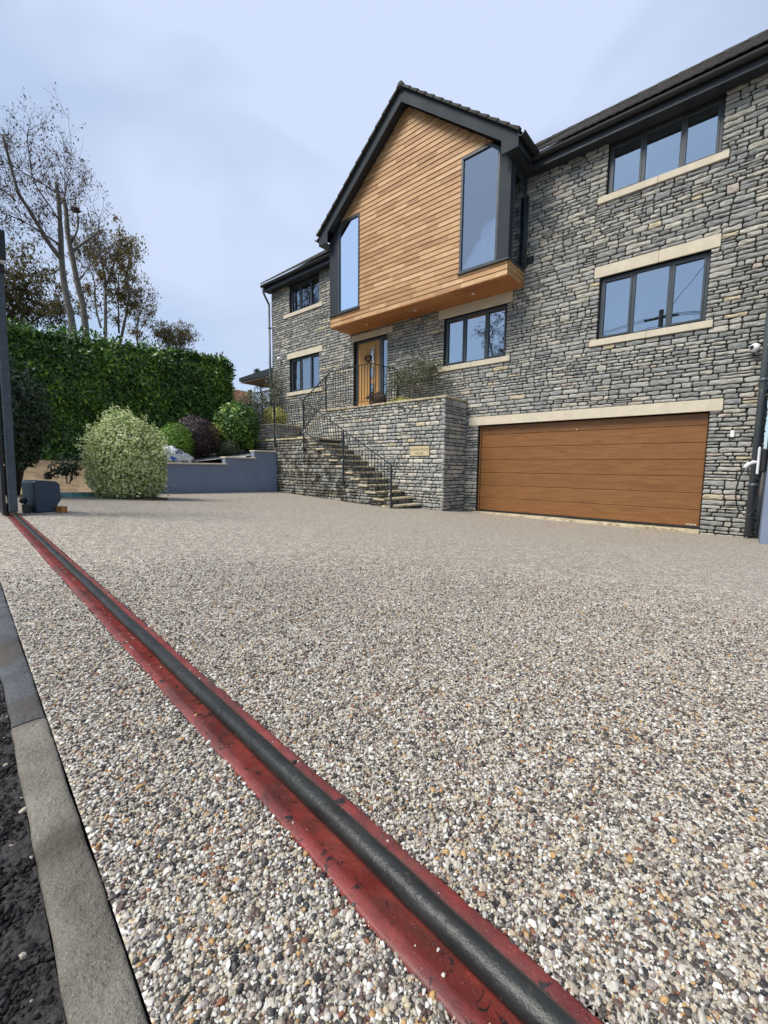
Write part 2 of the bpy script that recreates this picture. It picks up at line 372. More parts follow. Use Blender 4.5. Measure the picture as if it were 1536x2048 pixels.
def chip_mat():
    m,t,b=mat('asphalt_chip'); oi=N(t,'ShaderNodeObjectInfo'); c=ramp(t,[(0,(0.008,0.007,0.007)),(.4,(0.020,0.018,0.018)),(.75,(0.038,0.033,0.032)),(.985,(0.05,0.042,0.038)),(.99,(0.36,0.32,0.25))],'CONSTANT'); t.links.new(oi.outputs['Random'],c.inputs[0]); t.links.new(c.outputs[0],b.inputs['Base Color']); b.inputs['Roughness'].default_value=0.85; b.inputs['Specular IOR Level'].default_value=0.2; return m
M['chip']=chip_mat()
def asphalt_mat():
    m,t,b=mat('asphalt'); w=wcoords(t); n=noise(t,30,6,0.7,w); v=N(t,'ShaderNodeTexVoronoi'); v.inputs['Scale'].default_value=150; t.links.new(w,v.inputs['Vector'])
    s=N(t,'ShaderNodeSeparateColor'); t.links.new(v.outputs['Color'],s.inputs[0])
    col=mixc(t,mrange(t,n.outputs['Fac'],0.3,0.7),(0.012,0.011,0.011),(0.055,0.048,0.046)); col=mixc(t,mrange(t,v.outputs['Distance'],0.45,0.8),col,(0.004,0.004,0.004)); col=mixc(t,mrange(t,s.outputs[1],0.0,1.0,0,.5),col,(0.07,0.062,0.058)); col=mixc(t,mrange(t,s.outputs[0],0.994,0.997),col,(0.30,0.26,0.2))
    t.links.new(col,b.inputs['Base Color']); b.inputs['Roughness'].default_value=0.7
    p=bump(t,None,mrange(t,v.outputs['Distance'],0.0,0.8,1,0),0.8,0.004); bump(t,b,noise(t,70,6,0.75,w).outputs['Fac'],0.9,0.012,p); return m
M['asphalt']=asphalt_mat()
def kerb_mat(name,a,b_,spot=True):
    m,t,b=mat(name); w=wcoords(t); n=noise(t,9,6,0.65,w,0.4); f=noise(t,420,3,0.8,w)
    col=mixc(t,mrange(t,n.outputs['Fac'],0.32,0.68),a,b_); col=mixc(t,mrange(t,f.outputs['Fac'],0.25,0.75),mixc(t,1.0,col,(0.55,0.55,0.55),'MULTIPLY'),mixc(t,1.0,col,(1.35,1.33,1.28),'MULTIPLY'))
    col=mixc(t,mrange(t,noise(t,240,3,0.7,w).outputs['Fac'],0.62,0.68,0,0.75),col,(0.045,0.04,0.035)); col=mixc(t,mrange(t,noise(t,190,3,0.7,w).outputs['Fac'],0.64,0.7,0,0.7),col,(0.42,0.40,0.36))
    col=mixc(t,mrange(t,noise(t,5,3,0.5,w).outputs['Fac'],0.52,0.62,0,0.75),col,(0.085,0.068,0.05))
    t.links.new(col,b.inputs['Base Color']); b.inputs['Roughness'].default_value=0.85
    bump(t,b,noise(t,120,5,0.75,w).outputs['Fac'],1.0,0.008,bump(t,None,noise(t,22,5,0.7,w).outputs['Fac'],0.7,0.012)); return m
M['kerb']=kerb_mat('concrete_edging',(0.13,0.115,0.09),(0.30,0.275,0.23))
M['slate']=kerb_mat('slate_edging',(0.075,0.08,0.088),(0.135,0.142,0.152))
def red_mat():
    m,t,b=mat('red_painted_track'); w=wcoords(t); n=noise(t,14,5,0.65,w,0.6); d=noise(t,38,6,0.72,w,0.8)
    col=mixc(t,mrange(t,n.outputs['Fac'],0.32,0.68),(0.12,0.013,0.010),(0.24,0.036,0.028))
    col=mixc(t,mrange(t,noise(t,5,5,0.7,w,1.0).outputs['Fac'],0.46,0.66,0,0.4),col,(0.30,0.10,0.08))
    col=mixc(t,mrange(t,noise(t,3,6,0.75,wcoords(t,(.6,1,1)),1.5).outputs['Fac'],0.48,0.62,0,0.72),col,(0.050,0.030,0.026))
    col=mixc(t,mrange(t,d.outputs['Fac'],0.575,0.62),col,(0.018,0.014,0.013)); col=mixc(t,mrange(t,noise(t,700,2,0.6,w).outputs['Fac'],0.68,0.74,0,0.8),col,(0.55,0.33,0.30))
    t.links.new(col,b.inputs['Base Color']); b.inputs['Roughness'].default_value=0.5
    bump(t,b,noise(t,180,4,0.7,w).outputs['Fac'],0.35,0.003); return m
M['red']=red_mat()
def rail_mat():
    m,t,b=mat('worn_steel_rail'); w=wcoords(t); n=noise(t,30,6,0.7,wcoords(t,(0.35,1,1)),0.5); g=N(t,'ShaderNodeNewGeometry'); s=N(t,'ShaderNodeSeparateXYZ'); t.links.new(g.outputs['Normal'],s.inputs[0])
    col=mixc(t,mrange(t,n.outputs['Fac'],0.3,0.7),(0.009,0.009,0.008),(0.036,0.037,0.034)); col=mixc(t,mrange(t,noise(t,60,5,0.7,w).outputs['Fac'],0.6,0.72,0,0.6),col,(0.13,0.115,0.08))
    t.links.new(col,b.inputs['Base Color']); b.inputs['Metallic'].default_value=0.25; b.inputs['Roughness'].default_value=0.38
    bump(t,b,noise(t,90,5,0.7,w).outputs['Fac'],0.5,0.003); return m
M['rail']=rail_mat()
def leaf_mat(name, stops, rough=0.4, trans=0.15, spec=0.5):
    m,t,b=mat(name); c=ramp(t,stops); t.links.new(rpi(t),c.inputs[0]); t.links.new(c.outputs[0],b.inputs['Base Color'])
    b.inputs['Roughness'].default_value=rough; b.inputs['Specular IOR Level'].default_value=spec
    if name=='laurel_leaf':
        pn=noise(t,0.9,4,0.6,wcoords(t)); c2=mixc(t,mrange(t,pn.outputs['Fac'],0.42,0.66),mixc(t,1.0,c.outputs[0],(0.85,0.92,0.95),'MULTIPLY'),mixc(t,1.0,c.outputs[0],(1.7,1.55,1.1),'MULTIPLY')); t.links.new(c2,b.inputs['Base Color'])
    if trans:
        tl=N(t,'ShaderNodeBsdfTranslucent'); t.links.new(c.outputs[0],tl.inputs[0]); mx=N(t,'ShaderNodeMixShader'); mx.inputs[0].default_value=trans
        t.links.new(b.outputs[0],mx.inputs[1]); t.links.new(tl.outputs[0],mx.inputs[2]); t.links.new(mx.outputs[0],t.nodes['Material Output'].inputs[0])
    return m
M['laurel']=leaf_mat('laurel_leaf',[(0,(0.020,0.054,0.012)),(0.5,(0.050,0.125,0.022)),(0.85,(0.115,0.23,0.038)),(1,(0.27,0.40,0.07))],0.26)
M['dark_leaf']=leaf_mat('dark_leaf',[(0,(0.012,0.028,0.012)),(0.7,(0.026,0.055,0.022)),(1,(0.055,0.10,0.05))],0.42)
M['varieg']=leaf_mat('variegated_leaf',[(0,(0.05,0.10,0.02)),(0.22,(0.14,0.23,0.05)),(0.38,(0.50,0.60,0.20)),(0.62,(0.80,0.85,0.42)),(1,(0.92,0.93,0.66))],0.5,0.32)
M['purple']=leaf_mat('purple_leaf',[(0,(0.016,0.008,0.012)),(0.7,(0.045,0.020,0.028)),(1,(0.13,0.075,0.08))],0.45,0.05)
M['bright']=leaf_mat('bright_conifer',[(0,(0.05,0.13,0.012)),(0.6,(0.13,0.27,0.02)),(1,(0.25,0.42,0.05))],0.6,.25)
M['yellow']=leaf_mat('golden_leaf',[(0,(0.12,0.16,0.03)),(0.4,(0.40,0.38,0.06)),(1,(0.70,0.64,0.16))],0.5)
M['olive']=leaf_mat('olive_leaf',[(0,(0.03,0.045,0.018)),(0.6,(0.07,0.085,0.035)),(1,(0.15,0.16,0.07))],0.5)
M['greygreen']=leaf_mat('grey_green_leaf',[(0,(0.05,0.065,0.045)),(0.6,(0.11,0.125,0.08)),(1,(0.24,0.25,0.17))],0.55)
M['autumn']=leaf_mat('autumn_leaf',[(0,(0.10,0.075,0.03)),(0.5,(0.17,0.15,0.045)),(0.8,(0.25,0.20,0.06)),(1,(0.30,0.17,0.06))],0.6,0.4)
M['brownleaf']=leaf_mat('dry_brown_leaf',[(0,(0.06,0.035,0.022)),(0.7,(0.13,0.075,0.045)),(1,(0.2,0.13,0.08))],0.7,0.2)
M['twigs']=plain('shade_core',(0.020,0.022,0.010),0.95,0,0.4,20,0.8)  # near-black colour standing in for the shade inside the shrubs
M['bark']=plain('grey_bark',(0.15,0.135,0.11),0.9,0,0.45,7,0.8)
M['bark_dark']=plain('dark_twig_bark',(0.055,0.045,0.038),0.9,0,0.35,7,0.5)
def bag_mat():
    m,t,b=mat('crumpled_sack'); w=wcoords(t); n=noise(t,6,3,0.5,w); c=ramp(t,[(0.40,(0.55,0.58,0.60)),(0.47,(0.50,0.54,0.57)),(0.5,(0.02,0.03,0.04)),(0.545,(0.02,0.03,0.04)),(0.56,(0.56,0.60,0.62))]); t.links.new(n.outputs['Fac'],c.inputs[0])
    t.links.new(c.outputs[0],b.inputs['Base Color']); b.inputs['Roughness'].default_value=0.4; return m
M['bag']=bag_mat()
M['blue']=plain('blue_print',(0.02,0.12,0.5),0.4,0,0.1,10)
M['terracotta']=plain('dark_pot',(0.014,0.012,0.012),0.6,0,0.2,10)
M['greenpot']=plain('green_glaze',(0.02,0.08,0.06),0.35,0,0.2,10)
M['wicker']=plain('brown_fur_fabric',(0.075,0.045,0.026),0.9,0,0.6,35,0.9)
M['sign']=plain('sandstone_plaque',(0.50,0.42,0.25),0.8,0,0.08,6,0.2)
M['letter']=plain('faded_lettering',(0.13,0.095,0.065),0.8,0,0.15,30)

# ------------------------------------------------------------------ ground
GC=np.array([(-11.1,-2.2,.32),(-11.1,-5.7,.40),(-6.4,-2.2,.13),(-5.8,-1.1,.035),(-5.4,0,-.04),(-.65,-.1,-.075),(.2,-1,-.04),(1,0,-.08),(-5.2,-9.27,.614),(-11,-9.3,.6),(0,-9.5,.614),(3,-9.3,.6),(-2.5,-9.4,.614),(-3,-5,.29),(1.5,-5,.3),(-3,-10.5,.614),(3,-10.5,.614),(-14,-10.5,.614)])
def _U(r): return np.where(r>0,r*r*np.log(r+1e-9),0)
_n=len(GC); _K=_U(np.hypot(GC[:,None,0]-GC[None,:,0],GC[:,None,1]-GC[None,:,1]))+0.5*np.eye(_n)
_P=np.c_[np.ones(_n),GC[:,:2]]; _w=np.linalg.solve(np.block([[_K,_P],[_P.T,np.zeros((3,3))]]),np.r_[GC[:,2],0,0,0])
def gz(x,y):
    x=np.asarray(x,float); y=np.asarray(y,float)
    z=_U(np.hypot(x[...,None]-GC[:,0],y[...,None]-GC[:,1]))@_w[:_n]+_w[_n]+_w[_n+1]*x+_w[_n+2]*y
    # flat shelf along the gate track and the road
    t=np.clip((y+8.6)/(-0.7),0,1); t=t*t*(3-2*t)
    return z*(1-t)+0.6135*t
def sheet(name, xs, ys, zf, m, drop=0.0, parent=None, smooth=True):
    X,Y=np.meshgrid(xs,ys); Z=zf(X,Y)+drop; V=np.c_[X.ravel(),Y.ravel(),Z.ravel()]
    a=np.arange(len(ys)-1)[:,None]*len(xs)+np.arange(len(xs)-1)[None,:]; a=a.ravel()
    F=np.c_[a,a+1,a+1+len(xs),a+len(xs)]
    return np_mesh(name,V,F,m,parent,smooth)
SL=-0.075; Y0=-9.647; X0=-0.099; NN=math.hypot(1,SL)
def line_y(x,p): return Y0+SL*(x-X0)+p*NN        # y of the line parallel to the track, p metres towards the house
def fan(name, xs, pfun0, pfun1, rows, zf, m, drop=0.0):
    """sheet between two y(x) curves"""
    xs=np.asarray(xs); t=np.linspace(0,1,rows); X=np.tile(xs,(rows,1)); a=pfun0(xs); b=pfun1(xs); Y=a[None,:]*(1-t[:,None])+b[None,:]*t[:,None]
    Z=zf(X,Y)+drop; V=np.c_[X.ravel(),Y.ravel(),Z.ravel()]; nx=len(xs); q=(np.arange(rows-1)[:,None]*nx+np.arange(nx-1)[None,:]).ravel()
    return np_mesh(name,V,np.c_[q,q+1,q+1+nx,q+nx],m,None,True)
def gzbig(x,y):
    r=np.clip((np.hypot(x+4,y+5)-12)/10,0,1); base=gz(np.clip(x,-14,4),np.clip(y,-11,0.5))
    return (base-0.10)*(1-r)+0.35*r
setting(sheet('ground',np.r_[-400,-150,-60,np.linspace(-30,20,60),60,150,400],np.r_[-400,-150,-60,np.linspace(-30,20,60),60,150,400],gzbig,M['soil']))
kx=np.linspace(-12,8,120)
setting(fan('driveway',np.linspace(-12.5,6,140),lambda x:line_y(x,0.040),lambda x:np.full_like(x,0.02),90,gz,M['gravel'],0.0))
setting(fan('driveway_strip',kx,lambda x:line_y(x,-0.256),lambda x:line_y(x,-0.064),8,gz,M['gravel'],0.0))
def road_z(x,y): return gz(x,y)-0.012+0.004*sn(x,y,0,70,3)+0.004*sn(x,y,0,230,4)
setting(fan('road',np.r_[np.linspace(-40,-3,60),np.linspace(-2.99,0.6,640),np.linspace(0.7,30,60)],lambda x:np.full_like(x,-10.02-0.35)+SL*(x-X0),lambda x:line_y(x,-0.31),75,road_z,M['asphalt']))
o=fan('road_surface',np.linspace(-60,40,120),lambda x:np.full_like(x,-17.0),lambda x:np.full_like(x,-10.35)+SL*(x-X0),20,lambda x,y:np.full_like(x,0.598),M['asphalt']); setting(o)

# near pebbles: real stones set in the gravel surface
def pebbles(road=False):
    rg=np.random.RandomState(9 if road else 5); sp=0.0040 if road else 0.0032; PM=M['chip'] if road else M['pebble']
    nm_='asphalt_chips' if road else 'gravel_pebbles'
    xs=np.arange(-2.6,.3,sp) if road else np.arange(-3.3,2.0,sp); ys=np.arange(-10.35,-9.70,sp*0.87) if road else np.arange(-9.92,-7.0,sp*0.87)
    X,Y=np.meshgrid(xs,ys); X=X+(np.arange(len(ys))%2)[:,None]*sp/2
    X=X.ravel()+rg.uniform(-.42,.42,X.size)*sp; Y=Y.ravel()+rg.uniform(-.42,.42,Y.size)*sp
    # keep what the neighbourhood of the camera can see
    c=np.c_[X-CAMP[0],Y-CAMP[1]]; dep=c@np.array([-0.652,0.758]); lat=c@np.array([0.758,0.652]); dist=np.hypot(*c.T)
    p=(Y-(Y0+SL*(X-X0)))/NN
    e=0.004*sn(X,Y,0,45,8)
    ok=(dep>0.15)&(np.abs(lat)<dep*1.05+0.45)&(dist<2.7)&(((p>-0.254+e)&(p<-0.0585+e*.6))|(p>0.033+e*.6))
    ok&=rg.uniform(size=X.size)>np.clip((dist-0.7)/2.0,0,1)**.6
    if road: ok=(dep>.1)&(dist<2.4)&(np.abs(lat)<dep*1.05+.4)&(p<-.313+e)&(p>-.62)&(rg.uniform(size=X.size)<.8)
    tr_=(dep>0.15)&(dist<2.6)&(np.abs(lat)<dep*1.05+0.45)&(((p>-.052)&(p<-.024))|((p>.004)&(p<.028)))&(rg.uniform(size=X.size)<.012); ok=ok if road else ok|tr_; tr_=tr_&(not road)
    lift=np.where(tr_,.0030,0)[ok]
    X=X[ok];Y=Y[ok]; n=len(X); s=rg.gamma(5,1/5.,n); s=np.clip(s,0.4,2.5)*(0.00195 if road else 0.00162)
    Z=gz(X,Y)+(-.0118 if road else 0.0006)+rg.uniform(-.0016,.0016,n)+np.clip(s-.0020,0,1)*.35+lift
    me=bpy.data.meshes.new(nm_); me.vertices.add(n); me.vertices.foreach_set('co',np.c_[X,Y,Z].astype(np.float32).ravel())
    S=np.c_[s*rg.uniform(.95,1.5,n),s*rg.uniform(.75,1.15,n),s*rg.uniform(.55,.95,n)]
    Rr=np.c_[rg.normal(0,.35,n),rg.normal(0,.35,n),rg.uniform(0,6.28,n)]
    for nm,d in (('scl',S),('rot',Rr)):
        a=me.attributes.new(nm,'FLOAT_VECTOR','POINT'); a.data.foreach_set('vector',d.astype(np.float32).ravel())
    a=me.attributes.new('kind_id','INT','POINT'); a.data.foreach_set('value',rg.randint(0,3,n).astype(np.int32))
    me.materials.append(PM); o=link(nm_,me)
    ng=bpy.data.node_groups.new('scatter_pebbles','GeometryNodeTree'); ng.interface.new_socket('Geometry',in_out='INPUT',socket_type='NodeSocketGeometry'); ng.interface.new_socket('Geometry',in_out='OUTPUT',socket_type='NodeSocketGeometry')
    gi=ng.nodes.new('NodeGroupInput'); go=ng.nodes.new('NodeGroupOutput'); J=ng.nodes.new('GeometryNodeJoinGeometry'); L=ng.links.new
    def attr(nm,ty):
        a=ng.nodes.new('GeometryNodeInputNamedAttribute'); a.data_type=ty; a.inputs['Name'].default_value=nm; return a.outputs['Attribute']
    for k in range(3):
        ic=ng.nodes.new('GeometryNodeMeshIcoSphere'); ic.inputs['Radius'].default_value=1.0; ic.inputs['Subdivisions'].default_value=3
        nz=ng.nodes.new('ShaderNodeTexNoise'); nz.noise_dimensions='4D'; nz.inputs['W'].default_value=k*7.3+1; nz.inputs['Scale'].default_value=1.1; nz.inputs['Detail'].default_value=1
        vm=ng.nodes.new('ShaderNodeVectorMath'); vm.operation='SUBTRACT'; L(nz.outputs['Color'],vm.inputs[0]); vm.inputs[1].default_value=(.5,.5,.5)
        vs=ng.nodes.new('ShaderNodeVectorMath'); vs.operation='SCALE'; vs.inputs['Scale'].default_value=1.05; L(vm.outputs[0],vs.inputs[0])
        st=ng.nodes.new('GeometryNodeSetPosition'); L(ic.outputs['Mesh'],st.inputs['Geometry']); L(vs.outputs[0],st.inputs['Offset'])
        sh=ng.nodes.new('GeometryNodeSetShadeSmooth'); L(st.outputs[0],sh.inputs[0]); sm=ng.nodes.new('GeometryNodeSetMaterial'); L(sh.outputs[0],sm.inputs[0]); sm.inputs['Material'].default_value=PM
        ip=ng.nodes.new('GeometryNodeInstanceOnPoints'); L(gi.outputs[0],ip.inputs['Points']); L(sm.outputs[0],ip.inputs['Instance'])
        cm=ng.nodes.new('FunctionNodeCompare'); cm.data_type='INT'; cm.operation='EQUAL'; L(attr('kind_id','INT'),cm.inputs[2]); cm.inputs[3].default_value=k; L(cm.outputs[0],ip.inputs['Selection'])
        er=ng.nodes.new('FunctionNodeEulerToRotation'); L(attr('rot','FLOAT_VECTOR'),er.inputs[0]); L(er.outputs[0],ip.inputs['Rotation']); L(attr('scl','FLOAT_VECTOR'),ip.inputs['Scale']); L(ip.outputs[0],J.inputs[0])
    L(J.outputs[0],go.inputs[0]); md=o.modifiers.new('scatter','NODES'); md.node_group=ng
    setting(o,'stuff')
pebbles(); pebbles(True)

# edging stones beside the road
def kerb(x0,x1,m,label,seed):
    rg=np.random.RandomState(seed); n=max(24,int((x1-x0)/0.012)); xs=np.linspace(x0,x1,n)
    wob=0.0022*sn(xs,xs*0,0,22,seed)+0.0016*sn(xs,xs*0,0,70,seed+3); wob2=0.002*sn(xs,xs*0,1,30,seed+1)+0.0012*sn(xs,xs*0,0,90,seed+5)
    V=[];prof=[(0,-.06),(0,-.006),(.0022,-.0016),(.007,.0006),(.020,.0014),(.036,.0012),(.046,.0),(.0505,-.002),(.053,-.007),(.053,-.06)]
    for i,x in enumerate(xs):
        cut=0.004*max(0,1-min(i,n-1-i)/2.0)
        for j,(q,h) in enumerate(prof):
            p=-0.309+q+(wob[i] if j>4 else wob2[i]); y=line_y(x,p); hh=h+0.0008*math.sin(x*55+j)+0.0006*math.sin(x*131+j*2.3)-(cut if 0<j<9 else 0)
            V.append((x,y,float(gz(x,y))+hh+0.001))
    k=len(prof); F=[(i*k+j,(i+1)*k+j,(i+1)*k+j+1,i*k+j+1) for i in range(n-1) for j in range(k-1)]
    o=np_mesh('edging_stone',V,F,m,None,True); bm=o.data
    return tag(o,label,'edging stone','edging stones between road and gravel')
kerb(-1.030,0.02,M['kerb'],'worn buff concrete edging stone nearest the viewer beside the asphalt','1'and 1)
kerb(-1.94,-1.034,M['slate'],'smooth slate grey edging stone laid end to end before the concrete one',2)
kerb(-2.85,-1.945,M['slate'],'slate edging stone at the left frame edge, farther along the road side',3)

# gate track: red painted base and round steel rail
def track():
    t=thing('gate_track',(-2.5,float(line_y(-2.5,-0.012)),0.614),'red painted sliding gate track with a dark round steel rail across the gravel','gate track')
    n=260; xs=np.linspace(-5.35,0.6,n); prof=[(-.060,-.02),(-.060,.0008),(-.056,.0032),(-.047,.0034),(-.042,.0022),(-.034,-.003),(-.012,-.005),(.006,-.004),(.014,.0012),(.022,.0034),(.031,.0034),(.036,.0008),(.036,-.02)]
    V=[]
    for i,x in enumerate(xs):
        for j,(p,h) in enumerate(prof):
            pp=p+(0.0009*math.sin(x*11+j)+0.0006*math.sin(x*29) if j in(0,1,2,10,11,12) else 0)
            y=line_y(x,pp); V.append((x,y,0.6145+h+0.0004*math.sin(x*63+j)))
    k=len(prof); F=[(i*k+j,(i+1)*k+j,(i+1)*k+j+1,i*k+j+1) for i in range(n-1) for j in range(k-1)]
    np_mesh('track_base',V,F,M['red'],t,True)
    b=MB(); xs=np.linspace(-5.3,0.6,160); b.tube([(x,float(line_y(x,-.009+0.0006*math.sin(x*9))),0.6145+.0145+0.0006*math.sin(x*14)) for x in xs],[0.0148+0.0004*math.sin(x*40)+0.0003*math.sin(x*97) for x in xs],18)
    b.build('round_rail',M['rail'],t)
track()

# ------------------------------------------------------------------ stone walling generator
def stones(u0,u1,v0,v1,holes,frame,seed,hr=(0.062,0.118),lr=(1.7,4.8),joint=0.014,proud=0.012,lmin=0.10,lmax=0.52,splitp=0.12,back=0.06,vbot=None):
    """natural coursed rubble; returns arrays. frame(u,v,w) -> xyz arrays"""
    rg=np.random.RandomState(seed); lv=[v0]
    while lv[-1]<v1-0.03:
        h=rg.uniform(*hr)
        if v1-lv[-1]-h<hr[0]*0.8: h=v1-lv[-1]
        lv.append(min(v1,lv[-1]+h))
    A=0.010
    def B(k,u):
        if k==0 or k==len(lv)-1: return lv[k]+0*u
        return lv[k]+A*sn(u,u*0+k*3.1,0,2.1,seed)+0.0055*sn(u,u*0+k*7.7,0,9,seed+1)
    VV=[];FF=[];n0=0
    def emit(a,b,lo,hi,k0,k1,sub=None):
        nonlocal n0
        L=b-a
        if L<0.035: return
        nu=max(5,int(L/0.035)+3); e=min(0.18,0.012/L*2)
        s=np.r_[-1,-1+e,np.linspace(-1+2.6*e,1-2.6*e,nu),1-e,1]
        tt=np.array([-1,-0.72,-0.3,0.25,0.7,1.0]); S,T=np.meshgrid(s,tt)
        cr=rg.uniform(.04,.24); S2=S*(1-(.010+cr*.045)/L*np.abs(T)**3*(np.abs(S)**3)); T2=T*(1-cr*np.abs(S)**(8*min(4,max(1,L/.12))))
        tl=rg.uniform(-.008,.008); tr=rg.uniform(-.008,.008)
        u=a+joint/2+(S2+1)/2*(L-joint)+np.where(S<0,tl*T*(-S),tr*T*S)
        bl=np.clip(B(k0,u),lo,hi); bh=np.clip(B(k1,u),lo,hi)
        if sub: m=bl+(bh-bl)*sub[2]; bl,bh=(bl,m) if sub[0]==0 else (m,bh)
        if np.mean(bh-bl)<0.021: return
        jj=joint/2+rg.uniform(-.002,.003)
        bl=bl+jj; bh=bh-jj; bh=np.maximum(bh,bl+0.006)
        amp=rg.uniform(.0015,.004); ph=rg.uniform(0,6.28,4); fq=rg.uniform(12,40,2)
        v=bl+(T2+1)/2*(bh-bl)+amp*np.sin(u*fq[0]+ph[0]+T*1.2)*np.where(np.abs(T)>.5,1,.3)*np.where(np.abs(S)<1,1,.4)
        H=np.mean(bh-bl); de=np.minimum((1-np.abs(S))*L/2,(1-np.abs(T))*H/2); bw=min(0.016,H*.33)
        q=np.clip(1-de/bw,0,1); f0=proud*rg.uniform(.1,1.5)
        w=f0-0.013*q**2+0.0055*np.sin(u*fq[1]+v*55+ph[1])+0.004*np.sin(u*31-v*90+ph[2])+rg.uniform(-.03,.03)*(u-(a+b)/2)*.5+rg.uniform(-.06,.06)*(v-np.mean(v))
        w=w+rg.normal(0,.0012,w.shape)
        ny,nx=u.shape; base=n0; P=frame(u.ravel(),v.ravel(),w.ravel()); VV.append(P)
        i=(np.arange(ny-1)[:,None]*nx+np.arange(nx-1)[None,:]).ravel(); FF.append(np.c_[i,i+1,i+1+nx,i+nx]+base); n0+=ny*nx
        ring=np.r_[np.arange(nx),(np.arange(1,ny)*nx+nx-1),((ny-1)*nx+np.arange(nx-2,-1,-1)),(np.arange(ny-2,0,-1)*nx)]
        rb=n0; VV.append(frame(u.ravel()[ring],v.ravel()[ring],np.full(len(ring),-back))); n0+=len(ring)
        r=len(ring); j=np.arange(r); FF.append(np.c_[base+ring,rb+j,rb+(j+1)%r,base+ring[(j+1)%r]])
    busy={}
    for k in range(len(lv)-1):
        a0,a1=lv[k],lv[k+1]
        cuts=sorted({u0,u1}|{min(max(h[0],u0),u1) for h in holes if h[2]<a1 and h[3]>a0}|{min(max(h[1],u0),u1) for h in holes if h[2]<a1 and h[3]>a0})
        # merge neighbouring cells with identical free ranges
        cells=[]
        for ca,cb in zip(cuts[:-1],cuts[1:]):
            if cb-ca<1e-4: continue
            mid=(ca+cb)/2; free=[(a0-.03,a1+.03)]
            for h in holes:
                if h[0]<mid<h[1] and h[2]<a1+.03 and h[3]>a0-.03:
                    nf=[]
                    for (p,q) in free:
                        if h[3]<=p or h[2]>=q: nf.append((p,q)); continue
                        if h[2]>p: nf.append((p,h[2]))
                        if h[3]<q: nf.append((h[3],q))
                    free=nf
            free=[(round(p,4),round(q,4)) for p,q in free if min(q,a1)-max(p,a0)>.021]
            if cells and cells[-1][2]==free: cells[-1][1]=cb
            else: cells.append([ca,cb,free])
        for ca,cb,free in cells:
            for lo,hi in free:
                x=ca
                while x<cb-1e-4:
                    h=a1-a0; L=np.clip(h*rg.uniform(*lr)*(rg.uniform(.35,.7) if rg.uniform()<.22 else 1),lmin,lmax)
                    if cb-x-L<lmin: L=cb-x if cb-x<lmax else (cb-x)/2
                    if k in busy and any(p<x+L and q>x for p,q in busy[k]) :
                        # part of this course is filled by a taller stone from below
                        p,q=[pq for pq in busy[k] if pq[0]<x+L and pq[1]>x][0]
                        if p-x>0.05: emit(x,p,lo,hi,k,k+1)
                        x=q; continue
                    if h>0.078 and rg.uniform()<splitp:
                        f=rg.uniform(.4,.6); emit(x,x+L,lo,hi,k,k+1,(0,0,f)); emit(x,x+L,lo,hi,k,k+1,(1,0,f))
                    elif k+2<len(lv) and lv[k+2]-a0<0.165 and L<0.28 and rg.uniform()<0.05 and not any(hh[0]<x+L+.01 and hh[1]>x-.01 and hh[2]<lv[k+2]+.03 and hh[3]>a0-.03 for hh in holes):
                        emit(x,x+L,lo,hi+.3,k,k+2); busy.setdefault(k+1,[]).append((x,x+L))
                    else: emit(x,x+L,lo,hi,k,k+1)
                    x+=L
    return np.concatenate(VV),np.concatenate(FF)
def fr_y(y):    # face looking -y ; u=x v=z
    return lambda u,v,w: np.c_[u,y-w,v]
def fr_xp(x):   # face looking +x ; u=y
    return lambda u,v,w: np.c_[x+w,u,v]
def fr_xm(x):
    return lambda u,v,w: np.c_[x-w,u,v]
def cells_wall(u0,u1,v0,v1,holes):
    us=sorted({u0,u1}|{min(max(x,u0),u1) for h in holes for x in h[:2]}); out=[]
    for a,b in zip(us[:-1],us[1:]):
        if b-a<1e-4: continue
        m=(a+b)/2; fr=[(v0,v1)]
        for h in holes:
            if h[0]<m<h[1]:
                nf=[]
                for p,q in fr:
                    if h[3]<=p or h[2]>=q: nf.append((p,q)); continue
                    if h[2]>p: nf.append((p,h[2]))
                    if h[3]<q: nf.append((h[3],q))
                fr=nf
        out+=[(a,b,p,q) for p,q in fr]
    return out

# ------------------------------------------------------------------ the house
H=thing('stone_house',(-7,0,0),'two storey grey stone house with cedar clad gable bay above a brown garage door','house')
XR=0.13; XL=-14.43; EZ=7.72
WIN=[(-2.67,-0.825,6.70,7.695),(-2.69,-0.845,3.85,5.115),(-6.54,-4.75,3.84,5.095),(-13.34,-11.66,3.86,5.08),(-13.30,-11.65,6.69,7.695)]
DOORH=(-9.965,-8.56,2.86,5.105); GARH=(-5.415,-0.655,-0.15,2.212)
SILL=[(-2.82,-0.70,6.572,6.70),(-2.82,-0.72,3.722,3.85),(-6.70,-4.62,3.712,3.84),(-13.50,-11.45,3.735,3.86),(-13.62,-11.44,6.565,6.69)]
LINT=[None,(-2.805,-0.71,5.115,5.335),(-6.72,-4.61,5.095,5.345),(-13.475,-11.485,5.08,5.28),None]
DL=(-10.05,-8.34,5.105,5.30); GL=(-5.69,-0.466,2.212,2.427)
BAY=(-10.12,-4.365,5.363,8.6)
holes=WIN+[DOORH,GARH]
shell=holes+[(-9.9,-4.6,5.75,7.5)]
dress=holes+SILL+[l for l in LINT if l]+[DL,GL]
V,F=stones(XL,XR,-0.12,EZ+0.02,dress+[(BAY[0]+.03,BAY[1]-.03,BAY[2],9),(-4.30,-4.16,5.83,5.98),(-10.3,-5.8,-.2,2.80),(-12.6,-10.25,-.2,1.9)],fr_y(0.0),11,joint=0.0145,hr=(0.056,0.108),splitp=.10)
np_mesh('stone_walling',V,F,M['stone'],H,True)
mb=MB()
for a,b,p,q in cells_wall(XL,XR,-0.25,EZ,shell): mb.box(a,b,0.022,0.30,p,q)
